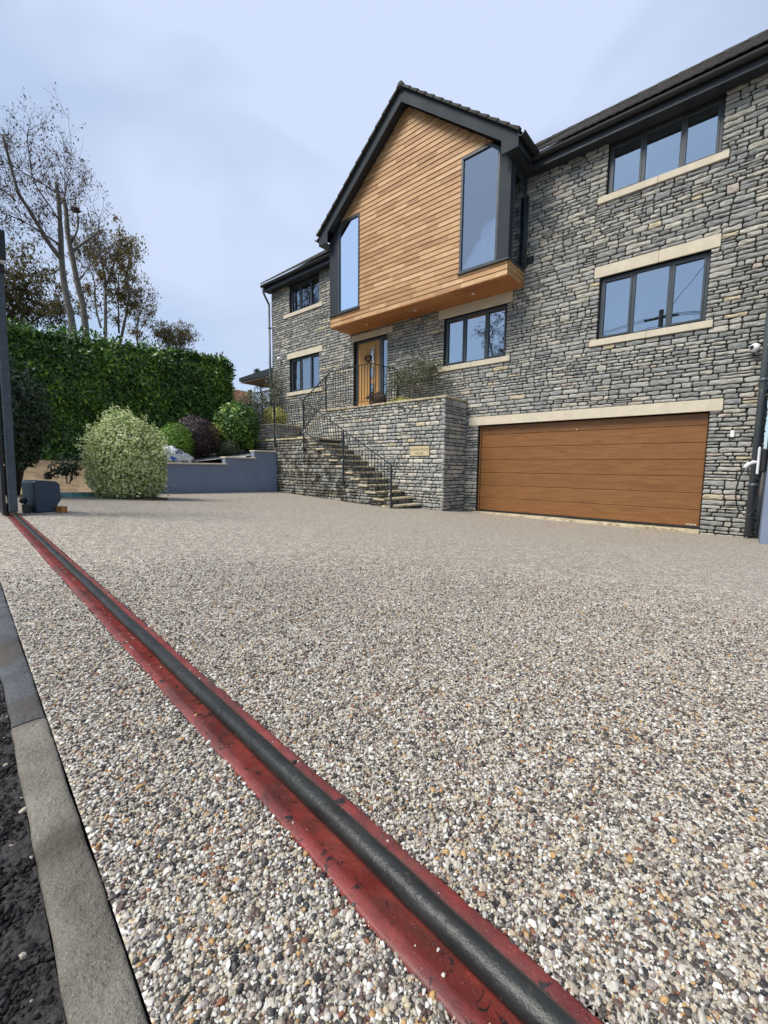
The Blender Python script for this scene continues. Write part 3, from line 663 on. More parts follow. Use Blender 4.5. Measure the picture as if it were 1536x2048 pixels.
mb.build('wall_core',M['mortar'],H)
# reveals lined with stone colour are the sides of the deep rubble; right return, left return and rear shell
V,F=stones(0.02,2.0,-0.12,EZ,[],fr_xp(XR),12); np_mesh('side_walling',V,F,M['stone'],H,True)
V,F=stones(0.02,7.0,1.0,EZ,[],fr_xm(XL),13,hr=(.07,.12)); np_mesh('side_walling',V,F,M['stone'],H,True)
mb=MB(); mb.box(XR-.30,XR-.02,0.302,7.2,-.25,EZ); mb.box(XL+.02,XL+.30,0.302,7.2,-.25,EZ); mb.box(XL+.302,XR-.302,6.95,7.2,-.25,EZ)
mb.build('rear_wall',M['mortar'],H)
mb=MB(); mb.box(XL+.31,XR-.31,0.302,6.94,5.20,5.32); mb.box(XL+.31,XR-.31,0.302,6.94,2.50,2.62); mb.box(XL+.31,XR-.31,3.0,3.1,-.1,7.5); mb.box(XL+.31,XR-.31,.302,6.94,7.62,7.66)
mb.build('floor_slab',M['interior'],H)

def window(x0,x1,z0,z1,sill,lint,mull,yb=0.085,blinds=True,open_head=False):
    fw=0.062; w=MB(); y0,y1=yb,yb+0.075
    w.bbox(x0+.002,x1-.002,y0,y1,z0+.001,z0+fw); w.bbox(x0+.002,x1-.002,y0,y1,z1-fw,z1-.001)
    for x in (x0+.002,x1-.002-fw): w.bbox(x,x+fw,y0+.0015,y1-.0015,z0+fw-.004,z1-fw+.004)
    ms=[x0+(x1-x0)*f for f in mull]
    for m in ms: w.bbox(m-.036,m+.036,y0+.0015,y1-.0015,z0+fw-.004,z1-fw+.004)
    ed=[x0+fw]+[v for m in ms for v in (m-.036,m+.036)]+[x1-fw]
    # opening sashes on the outer lights, with their own slimmer frame standing proud
    for i in (0,len(mull)):
        a,b=ed[2*i],ed[2*i+1]; s=0.040; yy=y0-.014
        a-=.012;b+=.012;zl=z0+fw-.012;zh=z1-fw+.012
        w.bbox(a,b,yy,y0+.03,zl,zl+s,.004); w.bbox(a,b,yy,y0+.03,zh-s,zh,.004); w.bbox(a,a+s,yy+.001,y0+.029,zl+s-.003,zh-s+.003,.004); w.bbox(b-s,b,yy+.001,y0+.029,zl+s-.003,zh-s+.003,.004)
    f=w.build('window',M['frame'],H)
    for i in range(len(mull)+1):
        a,b=ed[2*i],ed[2*i+1]; g=MB(); g.box(a-.004,b+.004,y0+.032,y0+.038,z0+fw-.004,z1-fw+.004); g.build('pane',M['glass'],f)
    if blinds:
        g=MB(); z=z0+fw+.01
        while z<z1-fw:
            g.add([(x0+.08,y1+.045,z),(x1-.08,y1+.045,z),(x1-.08,y1+.062,z+.017),(x0+.08,y1+.062,z+.017)],[(0,1,2,3)]); z+=.022
        g.build('blind',M['blind'],f)
    if sill:
        g=MB(); g.bbox(sill[0],(sill[0]+sill[1])/2-.002,-.045,yb+.02,sill[2],sill[3],.006); g.bbox((sill[0]+sill[1])/2+.002,sill[1],-.045,yb+.02,sill[2],sill[3],.006); g.build('sill',M['sandstone'],f)
    if lint:
        g=MB(); c=(lint[0]+lint[1])/2+.1; g.bbox(lint[0],c-.002,-.014,.2,lint[2],lint[3],.005); g.bbox(c+.002,lint[1],-.014,.2,lint[2],lint[3],.005); g.build('lintel',M['sandstone'],f)
    return f
for wn,sl_,li in zip(WIN,SILL,LINT): window(*wn,sl_,li,(0.335,0.675))

# front door with side light
def front_door():
    x0,x1,z0,z1=DOORH; y0=.10; w=MB()
    w.bbox(x0,x0+.09,y0,y0+.07,z0,z1); w.bbox(x0+.09,x1,y0+.001,y0+.069,z1-.07,z1); w.bbox(-8.945,-8.80,y0,y0+.07,z0,z1-.071); w.bbox(x1-.05,x1,y0,y0+.07,z0,z1-.071); w.bbox(-8.80,x1-.05,y0+.002,y0+.06,z0,z0+.32)
    d=w.build('front_door',M['frame'],H)
    lf=MB(); a,b=x0+.094,-8.949; c=-9.33
    n=4; lf.bbox(a,b,y0+.02,y0+.06,4.36,z1-.074,.003)
    ws=(c-a)/n
    for i in range(n): lf.bbox(a+i*ws+.006,a+(i+1)*ws-.006,y0+.016,y0+.06,3.20,4.358,.008)
    lf.bbox(c,b,y0+.02,y0+.06,3.20,4.358,.003); lf.bbox(a,b,y0+.018,y0+.06,3.02,3.198,.003)
    lf.build('door_leaf',M['oak'],d)
    g=MB()
    for za,zb in ((4.44,4.76),(3.92,4.22),(3.42,3.72)): g.box(-9.31,-9.19,y0+.010,y0+.019,za,zb)
    g.box(-8.80,x1-.05,y0+.03,y0+.036,z0+.32,z1-.07); g.build('glazing',M['glass'],d)
    for za,zb in ((4.44,4.76),(3.92,4.22),(3.42,3.72)):
        g=MB()
        for q in (za,zb): g.bar((-9.33,y0+.012,q),(-9.17,y0+.012,q),.012,.018)
        for q in (-9.32,-9.18): g.bar((q,y0+.013,za),(q,y0+.013,zb),.018,.012)
        g.build('glazing_bead',M['black'],d)
    g=MB(); g.tube([(-9.145,y0-.06,3.57),(-9.145,y0-.06,4.86)],.023,12)
    for q in (3.75,4.68): g.tube([(-9.145,y0-.05,q),(-9.145,y0+.02,q)],.009,8)
    g.build('pull_handle',M['steel'],d)
    g=MB(); g.bbox(DL[0],DL[1],-.014,.2,DL[2],DL[3],.005); g.build('lintel',M['sandstone'],d)
front_door()
# garage door
def garage():
    x0,x1,z0,z1=GARH; y=.12; g=MB(); n=7; z=0.03; hs=(2.212-.03)/6.75
    for i in range(n):
        zt=min(z+hs,2.20); g.bbox(x0+.045,x1-.012,y,y+.04,z+.0025,zt-.0025,.009); z=zt
    d=g.build('garage_door',M['garage'],H)
    f=MB(); f.bbox(x0+.003,x0+.043,y-.03,y+.05,0.0,2.205,.004); f.build('side_frame',M['garage'],d)
    f=MB(); f.bbox(x0+.043,x1-.008,y+.004,y+.035,-.012,.030,.003); f.build('rubber_seal',M['black'],d)
    f=MB(); f.bbox(x0-.05,-3.1,-.13,y+.10,-.16,-.015,.008); f.bbox(-3.094,x1+.01,-.131,y+.10,-.161,-.022,.008); f.build('threshold',M['tread'],d)
    f=MB(); f.bbox(GL[0],GL[1],-.016,.2,GL[2],GL[3],.006); f.build('lintel',M['sandstone'],d)
    f=MB(); f.bbox(-.875,-.715,y-.006,y+.002,.045,.075,.002); f.build('maker_badge',M['sandstone'],d)
    f=MB(); f.box(-.862,-.80,y-.008,y-.0062,.055,.065); f.box(-.79,-.728,y-.008,y-.0062,.055,.065); f.build('badge_mark',M['black'],d)
    f=MB(); f.lathe([(.0,-.01),(.014,-.008),(.014,.0),(.0,.001)],(0,0,0),12)
    vv=[(-3.02+p[0],y-.004+p[2]*.6,2.0+p[1]) for p in f.v]; f.v=vv; f.build('lock_cap',M['steel'],d)
garage()

# cedar clad bay
YB=-.846; BX0,BX1=-10.12,-4.365; BC=-7.2425; PIT=0.789
APX=10.17       # cladding apex height
def gable_z(x,off=0.0): return APX+off-PIT*abs(x-BC)
def cladding():
    rg=np.random.RandomState(3); mb=MB(); g=.1205; z=5.363; k=0
    winL=(-9.80,-8.90,5.70,8.24); winR=(-5.60,-4.60,5.70,8.24)
    while z<APX-.05:
        zt=z+g; 
        spans=[(BX0+.004,BX1-.004)]
        if zt>5.72 and z<8.245:
            if z>5.66: spans=[(-8.905,-5.585)]
        elif z>=8.245: spans=[(BX0,BX1)]
        for a,b in spans:
            if z>7.4:
                hw=(APX-z)/PIT-.01; a=max(a,BC-hw); b=min(b,BC+hw)
            if b-a<.05: continue
            x=a; first=True
            while x<b-1e-4:
                L=rg.uniform(.35,.95) if not first else rg.uniform(.15,.8)
                first=False
                if b-x-L<.12: L=b-x
                e=x+L; p=rg.uniform(0,.003)
                if z>7.4:
                    for xk in (BC-(APX-zt-.012)/PIT,BC+(APX-zt-.012)/PIT):
                        if x+.03<xk<e-.03: e=xk; break
                def cz(xx,zz): return min(zz,gable_z(xx)) if z>7.4 else zz
                c0,c1=cz(x+.0012,zt+.012),cz(e-.0012,zt+.012)
                yf=YB-.019-p; yt=YB-.003
                if c0>z+.004 or c1>z+.004:
                    c0=max(c0,z+.003);c1=max(c1,z+.003)
                    mb.add([(x+.0012,yf,z),(e-.0012,yf,z),(e-.0012,yt,c1),(x+.0012,yt,c0),(x+.0012,YB+.01,z),(e-.0012,YB+.01,z)],[(0,1,2,3),(4,5,1,0),(0,3,4),(1,5,2)])
                x=e
        z=zt; k+=1
    # side bands under the return windows
    for X,s in ((BX1,1),(BX0,-1)):
        z=5.363
        for k in range(3):
            zt=min(z+g,5.70); y=YB-.018
            while y<0:
                e=min(0,y+rg.uniform(.3,.7)); e=0 if e>-.1 else e
                mb.add([(X+s*.019,y+.001,z),(X+s*.019,e-.001,z),(X+s*.003,e-.001,zt+.01),(X+s*.003,y+.001,zt+.01),(X-s*.01,y+.001,z),(X-s*.01,e-.001,z)],[(0,1,2,3),(4,5,1,0)]); y=e
            z=zt
    c=mb.build('cedar_cladding',M['cedar'],H)
    mb=MB(); n=9
    for i in range(n):
        a=YB-.016+i*(0-YB+.016)/n; x=BX0-.016
        while x<BX1+.015:
            e=min(BX1+.016,x+rg.uniform(.9,1.9)); mb.bbox(x+.001,e-.001,a+.0015,a+(0-YB+.016)/n-.0015,5.345,5.362,.002); x=e
    s=mb.build('cedar_soffit',M['soffit_wood'],c)
    for x in (-5.45,-9.0,-7.2): mb=MB(); mb.lathe([(.045,0),(.045,-.006),(.032,-.006),(.030,-.001)],(x,-.42,5.345),16); mb.build('downlight',M['steel'],c)
    # timber box body
    mb=MB(); mb.box(BX0,BX1,YB+.012,.02,5.364,5.69); mb.box(-8.9,-5.6,YB+.012,YB+.12,5.691,8.25)
    mb.add([(BX0+.02,YB+.012,8.251),(BX1-.02,YB+.012,8.251),(BX1-.02,YB+.012,gable_z(BX1)-.1),(BC,YB+.012,APX-.05),(BX0+.02,YB+.012,gable_z(BX0)-.1)],[(0,1,2,3,4)]) if False else None
    hw=(APX-8.25)/PIT
    mb.prism([(BC-hw,8.252),(BC+hw,8.252),(BC,APX-.01)],'y',YB+.012,YB+.1)
    mb.build('sheathing',M['mortar'],c)
cladding()
def bay_window(side):
    s=1 if side=='R' else -1
    xi=-5.60 if s>0 else -8.885        # inner edge
    xo=-4.655 if s>0 else -9.745       # glass outer edge
    xe=BX1 if s>0 else BX0             # corner
    zb=5.695; zt=8.235; xk=xe-s*.50    # where the slope starts
    def top(x):
        return min(zt,zt-PIT*max(0,(x-xk)*s))
    xs=sorted([xi,xe]); y0,y1=YB-.02,YB+.06
    def ring(a,b,z0,inset,ya,yb):       # five sided frame between inner edge and post
        o=[(a,z0),(b,z0),(b,top(b)),(xk,zt),(a,zt)]; i_=[(a+s*inset,z0+inset),(b-s*inset,z0+inset),(b-s*inset,top(b)-inset*.75),(xk-s*inset*.3,zt-inset),(a+s*inset,zt-inset)]
        m=MB(); n=5; v=[(x,ya,z) for x,z in o]+[(x,ya,z) for x,z in i_]+[(x,yb,z) for x,z in o]+[(x,yb,z) for x,z in i_]; f=[]
        for k in range(n):
            l=(k+1)%n; f+=[(k,l,n+l,n+k),(2*n+k,3*n+k,3*n+l,2*n+l),(k,2*n+k,2*n+l,l),(n+k,n+l,3*n+l,3*n+k)]
        m.add(v,f); return m,i_
    m,inn=ring(xi,xo+s*.02,zb,.052,y0-.006,y1)
    m.bbox(*sorted((xi-s*.02,xe+s*.02)),y0-.045,y0+.02,zb-.035,zb-.001,.004)     # black sill trim
    f=m.build('window',M['frame'],H)
    g=MB(); g.prism(inn,'y',YB+.01,YB+.016); g.build('pane',M['glass'],f)
    # corner post panel, front and side
    g=MB(); a,b=sorted((xo+s*.022,xe)); g.prism([(a,zb),(b,zb),(b,top(b)),(a,top(a))],'y',YB-.022,YB+.05)
    g.box(*sorted((xe-s*.06,xe+s*.004)),YB-.026,YB-.026+.17,zb,top(xe)-.02)
    g.build('corner_post',M['frame2'],f)
    # side return frame and pane
    g=MB(); X0,X1=sorted((xe-s*.06,xe+s*.002)); za=top(xe)-.03
    for (p,q) in ((YB+.15,YB+.20),(-.05,-.002)): g.bbox(X0,X1,p,q,zb,za,.003)
    g.bbox(X0,X1,YB+.201,-.051,zb,zb+.05,.003); g.bbox(X0,X1,YB+.201,-.051,za-.05,za,.003)
    g.bbox(*sorted((xe-s*.05,xe+s*.035)),YB-.045,-.002,zb-.035,zb-.0015,.004)
    g.build('side_frame',M['frame'],f)
    g=MB(); g.box(*sorted((xe-s*.03,xe-s*.024)),YB+.2,-.05,zb+.05,za-.05); g.build('side_pane',M['glass'],f)
    g=MB()          # vertical blind strips inside
    x=min(xi,xo)+.07
    while x<max(xi,xo)-.05: g.box(x,x+.115,YB+.12,YB+.123,zb+.05,min(zt-.1,top(x+.115 if s>0 else x)-.12)); x+=.127
    g.build('blind',M['blind'],f)
bay_window('R'); bay_window('L')

# gable roof over the bay, barge boards, boxed eaves
RZ=10.46; OV=3.14; YF=-1.10      # top of tiles at ridge, half span incl. overhang
def zroof(x): return RZ-PIT*abs(x-BC)
def profile(x):       # interlocking double roman roll
    f=(x/0.30)%1.0
    return 0.022*math.exp(-((f-.12)/.085)**2)+0.022*math.exp(-((f-.62)/.085)**2)
def tiled(name, p0, du, dv, nu_len, nv_len, parent, gauge=0.30, thick=0.020, step=0.05):
    """tiled slope: p0 corner at the eave, du unit along eave, dv unit up slope"""
    p0=Vector(p0);du=Vector(du).normalized();dv=Vector(dv).normalized();nn=du.cross(dv).normalized()
    if nn.z<0: nn=-nn
    us=np.arange(0,nu_len+1e-6,step); V=[];F=[];n=0; k=0; v=0
    rg=random.Random(4)
    while v<nv_len-1e-3:
        ve=min(v+gauge+.03,nv_len)
        for j,(vv,h0) in enumerate(((v,-.004),(v,.028),(ve,.004))):
            for u in us:
                V.append(p0+du*u+dv*(vv+ (0.004*math.sin(u*9+k) if j<2 else 0))+nn*(h0+(profile(u) if j else profile(u)*0.6)))
        m=len(us)
        for j in range(2):
            for i in range(m-1): F.append((n+j*m+i,n+j*m+i+1,n+(j+1)*m+i+1,n+(j+1)*m+i))
        n+=3*m; v+=gauge; k+=1
    return np_mesh(name,np.array([tuple(p) for p in V]),F,M['tile'],parent)
slope=math.sqrt(1+PIT*PIT)
def roofs():
    ex=OV; ez=RZ-PIT*OV
    # right and left slopes of the gable, running back over the house
    a=tiled('gable_roof',(BC+ex,YF-.05,ez),(0,1,0),(-1,0,PIT),6.0,ex*slope,H)
    b=tiled('gable_roof',(BC-ex,YF-.05,ez),(0,1,0),(1,0,PIT),6.0,ex*slope,H)
    # scalloped verge: tile ends with lapped noses along the barge
    mb=MB()
    for s in (1,-1):
        q=0
        while q<ex*slope-.05:
            t=Vector((-s,0,PIT)).normalized(); nn=Vector((s*PIT,0,1)).normalized(); p=Vector((BC+s*ex,YF-.075,ez))+t*q
            L=min(.335,ex*slope-q)
            a0=p+nn*.052; a1=p+t*L+nn*.018; b0=p-nn*.012; b1=p+t*L-nn*.012
            v=[a0,a1,b1,b0]; v2=[w+Vector((0,.10,0)) for w in v]; mb.add(v+v2,[(0,1,2,3),(7,6,5,4),(0,4,5,1),(3,2,6,7),(0,3,7,4),(1,5,6,2)])
            q+=.30
    # ridge tiles
    y=YF-.06
    while y<3.4:
        mb.tube([(BC,y,RZ-.005),(BC,y+.43,RZ-.012)],[.095,.088],10); y+=.44
    mb.build('verge_tile',M['tile'],H)
    # barge boards (front face at YF) with boxed ends
    dep=.285
    mb=MB(); zt=RZ-.03
    for s in (1,-1):
        f=lambda x,o: (BC+s*x,zt-PIT*x-o)
        zend=f(ex-.02,0)[1]-.26; inner=ex-.40
        poly=[f(0,0),f(ex-.02,0),(BC+s*(ex-.02),zend),(BC+s*inner,zend),(BC+s*inner,f(inner,dep)[1]),f(0,dep*1.08)]
        mb.prism(poly,'y',YF,YF+.03)
    mb.build('barge_board',M['frame2'],H)
    # soffit boards under the verge and eaves
    mb=MB()
    for s in (1,-1):
        zz=lambda x: zt-PIT*x-dep+.05
        mb.prism([(BC,zz(0)),(BC+s*(ex-.40),zz(ex-.40)),(BC+s*(ex-.40),zz(ex-.4)+.03),(BC,zz(0)+.03)],'y',YF+.031,YB+.2)
        ze=zt-PIT*(ex-.02)-.26
        mb.box(*sorted((BC+s*(ex-.02),BC+s*(BX1-BC-.05))),YF+.031,-.24,ze+.001,ze+.02)
        mb.box(*sorted((BC+s*(ex-.018),BC+s*(ex-.04))),YF+.032,-.42,ze+.001,ze+.2)
    mb.build('verge_soffit',M['fascia'],H)
    [(lambda q:(q.box(a,b,YB+.03,.02,7.55,7.93),q.build('bay_cheek',M['frame2'],H)))(MB()) for a,b in ((BX1-.05,BX1-.004),(BX0+.004,BX0+.05))]
    # main roof front slopes both sides of the gable
    P2=math.tan(R(36.6)); ez2=7.94
    for (xa,xb) in ((XL-.12,BC-ex+.35),(BC+ex-.35,XR+.35)):
        tiled('main_roof',(xa,-.38,ez2),(1,0,0),(0,1,P2),xb-xa,4.0*math.sqrt(1+P2*P2),H)
    mb=MB(); x=XL-.15; zr=ez2+4.0*P2
    while x<XR+.3: mb.tube([(x,3.62,zr),(x+.44,3.62,zr-.006)],[.10,.094],10); x+=.445
    mb.build('ridge_tile',M['tile'],H)
    tiled('rear_roof',(XL-.12,7.60,ez2),(1,0,0),(0,-1,P2),XR-XL+.45,4.0*math.sqrt(1+P2*P2),H,step=.15)
    # gable end triangle
    mb=MB(); mb.prism([(-.255,7.715),(-.255,7.92),(3.6,ez2+3.97*P2-.03),(7.45,7.92),(7.45,7.715)],'x',XL-.08,XR+.30); mb.build('roof_deck',M['fascia'],H)
    hw=OV-.06; mb=MB(); mb.prism([(BC-hw,ez+.02),(BC,RZ-.035),(BC+hw,ez+.02),(BC+hw,ez-.02),(BC,RZ-.08),(BC-hw,ez-.02)],'y',YF+.035,3.5); mb.build('gable_deck',M['fascia'],H)
    # eaves: soffit, fascia, gutter
    for (xa,xb) in ((XL-.10,BC-ex+.02),(BC+ex-.02,XR+.33)):
        mb=MB(); mb.box(xa,xb,-.256,.02,7.69,7.712); mb.build('eaves_soffit',M['fascia'],H)
        mb=MB(); mb.box(xa,xb,-.281,-.257,7.675,7.93); mb.build('fascia',M['fascia'],H)
        gutter([(xa,-.352,7.865),(xb,-.352,7.855)])
    gutter([(BC+ex+.055,YF-.04,ez-.055),(BC+ex+.055,-.36,ez-.06)],'x')
    gutter([(BC-ex-.055,YF-.04,ez-.055),(BC-ex-.055,-.36,ez-.06)],'x')
def gutter(path,ax='y'):
    r=.066; n=10; prof=[(-r-.008,.012)]+[(-r*math.cos(math.pi*k/n),-r*math.sin(math.pi*k/n)*1.05) for k in range(n+1)]+[(r+.008,.012)]
    prof+= [(r-.006,.004)]+[((r-.007)*math.cos(math.pi*k/n),-(r-.007)*math.sin(math.pi*k/n)) for k in range(n+1)]+[(-r+.006,.004)]
    mb=MB(); m=len(prof); v=[]
    for (x,y,z) in path:
        for a,b in prof: v.append((x,y+a,z+b) if ax=='y' else (x+a,y,z+b))
    mb.add(v,[(i,(i+1)%m,m+(i+1)%m,m+i) for i in range(m)]+[tuple(range(m-1,-1,-1)),tuple(range(m,2*m))],False)
    # brackets and joint collars
    L=(Vector(path[1])-Vector(path[0])); k=0
    while k*0.9+.45<L.length:
        c=Vector(path[0])+L.normalized()*(k*.9+.45); rr=r+.006
        pts=[(c.x,c.y+rr*math.cos(math.pi*j/8),c.z-rr*math.sin(math.pi*j/8)*1.05+.006) if ax=='y' else (c.x+rr*math.cos(math.pi*j/8),c.y,c.z-rr*math.sin(math.pi*j/8)*1.05+.006) for j in range(9)]
        mb.tube(pts,.007,6); k+=1
    mb.build('gutter',M['gutter'],H)
roofs()
def downpipe(x,y,ztop,zbot,r,swan=True):
    mb=MB(); mb.tube([(x,y,zbot),(x,y,ztop)],r,14)
    z=zbot+.9
    while z<ztop-.3: mb.tube([(x,y,z-.03),(x,y,z+.03)],r+.008,14); mb.box(x-r-.02,x+r+.02,y+r-.01,y+r+.035,z-.015,z+.015); z+=1.8
    if swan: mb.tube([(x,y,ztop-.02),(x,y-.01,ztop+.03),(x,y-.06,ztop+.10),(x,-.30,7.55),(x,-.345,7.66),(x,-.352,7.80)],r*.95,12)
    mb.build('downpipe',M['pipe'],H)
downpipe(0.055,-.115,7.25,-.03,.055); downpipe(XL-.01,-.10,7.25,1.9,.04)
mb=MB(); mb.box(-4.30,-4.16,-.004,.03,5.83,5.98); [mb.box(-4.298,-4.162,-.014,-.003,5.84+.032*k,5.85+.032*k) for k in range(5)]; mb.build('wall_vent',M['black'],H)
mb=MB(); mb.tube([(-4.33,-.05,7.3),(-4.33,-.05,5.75)],.034,12); mb.build('downpipe',M['iron'],H)

# lean-to canopy roof at the far left side of the house
mb=MB(); mb.add([(-18.4,.9,5.02),(-14.5,.9,4.98),(-14.5,.9,5.35),(-18.4,.9,5.18),(-18.4,4.5,5.02),(-14.5,4.5,4.98),(-14.5,4.5,5.35),(-18.4,4.5,5.18)],[(0,1,2,3),(4,7,6,5),(3,2,6,7),(0,4,5,1),(0,3,7,4)])
cn=mb.build('side_canopy',M['frame2'],H)
mb=MB(); mb.box(-18.35,-14.5,.93,4.45,4.95,4.976); mb.build('canopy_lining',M['old_wood'],cn)
mb=MB(); mb.lathe([(.06,0),(.06,-.05),(.04,-.09)],(-16.6,1.2,4.95),12); mb.build('canopy_lamp',M['white'],cn)
mb=MB(); mb.box(-18.3,-18.2,4.3,4.4,.8,4.95); mb.build('canopy_post',M['frame2'],cn)

# ------------------------------------------------------------------ terrace, steps
T=thing('stone_terrace',(-8.2,-1.05,0),'stone retaining terrace with a flight of sandstone steps below the front door','terrace')
TY=-1.05; TX0,TX1=-10.3,-5.765; TZ=2.82
RISE=.1595; GO=.272; SX=-6.46; SY=-2.20; NS=12
hs=[(-7.12,-6.47,1.385,1.69)]                           # plaque recess
plq=(-6.815,-6.19,1.41,1.668); hs=[plq]
V,F=stones(TX0,TX1,-.05,TZ,hs,fr_y(TY),21,hr=(.065,.125),lr=(1.3,3.2),lmax=.36,joint=.018,splitp=.06,proud=.014)
np_mesh('front_walling',V,F,M['stone_low'],T,True)
V,F=stones(TY-.02,-.01,-.12,TZ,[],fr_xp(TX1),22,hr=(.065,.125),lr=(1.3,3.2),lmax=.36,joint=.018,splitp=.06,proud=.012)
np_mesh('side_walling',V,F,M['stone_low'],T,True)
mb=MB(); mb.box(TX0+.01,TX1-.03,TY+.03,.0,-.3,TZ-.002); mb.build('terrace_core',M['mortar'],T)
def coping(mb,x0,x1,y0,y1,z0,z1,seed,L=.62,b=.01):
    rg=random.Random(seed); x=x0
    while x<x1-1e-3:
        e=min(x1,x+L*rg.uniform(.8,1.2)); e=x1 if x1-e<.2 else e; mb.bbox(x+.002,e-.002,y0+rg.uniform(-.004,.004),y1,z0,z1+rg.uniform(-.002,.002),b); x=e
mb=MB(); coping(mb,TX0-.02,TX1+.03,TY-.04,TY+.26,TZ,TZ+.05,1); mb.bbox(TX1-.26,TX1+.032,TY+.262,-.02,TZ,TZ+.049,.01); mb.build('coping',M['tread'],T)
mb=MB(); mb.box(TX0,TX1-.262,TY+.262,-.016,TZ-.001,TZ+.028); mb.build('terrace_paving',M['tread'],T)
# landing and flights
LZ=1.945; LX=SX-11*GO                     # landing front right corner
nose=[(SX-i*GO,.20+i*RISE-.013) for i in range(NS)]    # tread i: nosing x, top z
sh=[(x-.0,9,z-.055,99) for x,z in nose]
hol=[(SX+.0,9,-9,9)]+[(x+.0,x+GO,z-.052,9) for x,z in nose]+[(-20,LX,LZ-.052,9)]
V,F=stones(-12.9,SX,-.02,LZ+.2,hol,fr_y(SY),23,hr=(.06,.12),lr=(1.3,3.4),lmax=.36,joint=.019,splitp=.06,proud=.014)
np_mesh('stair_walling',V,F,M['stone_damp'],T,True)
mb=MB()
for i,(x,z) in enumerate(nose[:-1]): mb.box(x-GO,x-.02,SY+.03,TY-.01,-.3,z-.051)
mb.box(-12.9,LX-.02,SY+.03,-.0,-.3,LZ-.051); mb.build('stair_core',M['mortar'],T)
# second flight up to the terrace, climbing to the right behind the landing
nose2=[(-11.55+i*.25,LZ+(i+1)*.155) for i in range(5)]
for i,(x,z) in enumerate(nose):
    m=MB(); rr=random.Random(i); y1=TY-.002
    xa,xb=(x-GO-.03,x+.035) if i<NS-1 else (x-.30,x+.035)
    ym=SY+(y1-SY)*rr.uniform(.4,.6)
    m.bbox(xa,xb+rr.uniform(-.006,.006),SY-.05+rr.uniform(-.008,.008),ym-.002,z-.048,z+rr.uniform(-.002,.002),.010); m.bbox(xa,xb+rr.uniform(-.006,.006),ym+.002,y1,z-.049,z+rr.uniform(-.002,.002),.010)
    m.build('tread',M['tread'],T)
mr=MB()
for i,(x,z) in enumerate(nose[:-1]):
    V,F=stones(SY+.03,TY-.01,z-RISE+.002 if i else -.02,z-.05,[],fr_xp(x-.012),40+i,hr=(.09,.11),lr=(1.5,3),joint=.014,proud=.005,back=.01)
    np_mesh('riser',V,F,M['stone_damp'],T,True)
mb=MB(); coping(mb,-12.95,LX-.27,SY-.045,SY+.26,LZ-.05,LZ,4,.6)
mb.box(-12.9,LX-.27,SY+.262,-.02,LZ-.052,LZ-.012); mb.build('landing_paving',M['tread'],T)
for i,(x,z) in enumerate(nose2):
    m=MB(); m.bbox(x-.03,x+.28,TY+.02,-.02,z-.045,z,.008); m.build('tread',M['tread'],T)
mb=MB()
for i,(x,z) in enumerate(nose2): mb.box(x,x+.249,TY+.05,-.015,LZ-.01,z-.046)
mb.build('upper_stair_core',M['stone_low'],T)
V,F=stones(-11.55,TX0,LZ,TZ,[(a,a+.25,b-.046,9) for a,b in nose2],fr_y(TY+.02),24,hr=(.05,.1),lr=(1.3,3.),lmax=.3,joint=.014); np_mesh('upper_stair_walling',V,F,M['stone_low'],T,True)
# raised planter beyond the landing
PL=thing('stone_planter',(-13.3,-.9,1.9),'low stone planter wall with pale coping behind the landing railing','planter')
PX=-12.70; PY=-1.12
V,F=stones(-14.6,PX,1.0,2.56,[],fr_y(PY),25,hr=(.05,.1),lr=(1.3,3.),lmax=.3); np_mesh('front_walling',V,F,M['stone_low'],PL,True)
V,F=stones(PY,-.05,LZ-.02,2.56,[],fr_xp(PX),26,hr=(.05,.1),lr=(1.3,3.),lmax=.3); np_mesh('side_walling',V,F,M['stone_low'],PL,True)
mb=MB(); mb.box(-14.6,PX-.03,PY+.03,-.05,.8,2.5); mb.build('planter_core',M['soil'],PL)
mb=MB(); coping(mb,-14.6,PX+.03,PY-.035,PY+.18,2.56,2.60,7,.5); mb.bbox(PX-.2,PX+.03,PY+.182,-.04,2.56,2.6,.01); mb.build('coping',M['sandstone'],PL)

# name plaque
def plaque():
    t=thing('house_sign',(-6.5,TY-.02,1.54),'carved sandstone house name plaque set in the terrace wall','sign')
    m=MB(); m.bbox(plq[0]+.005,plq[1]-.005,TY-.032,TY+.03,plq[2]+.005,plq[3]-.005,.006); m.build('plaque',M['sign'],t)
    for txt,z,s in (('THORNYCROFT',1.575,.078),('HOUSE',1.475,.078)):
        cu=bpy.data.curves.new('lettering','FONT'); cu.body=txt; cu.size=s; cu.align_x='CENTER'; cu.align_y='CENTER'; cu.extrude=.001; cu.space_character=1.04
        ob=bpy.data.objects.new('lettering_source',cu); COL.objects.link(ob); bpy.context.view_layer.update()
        me=bpy.data.meshes.new_from_object(ob.evaluated_get(bpy.context.evaluated_depsgraph_get())); COL.objects.unlink(ob); bpy.data.objects.remove(ob)
        me.transform(Matrix.Translation((-6.5,TY-.0335,z))@Matrix.Rotation(R(90),4,'X')); me.materials.clear(); me.materials.append(M['letter']); link('lettering',me,t)
plaque()

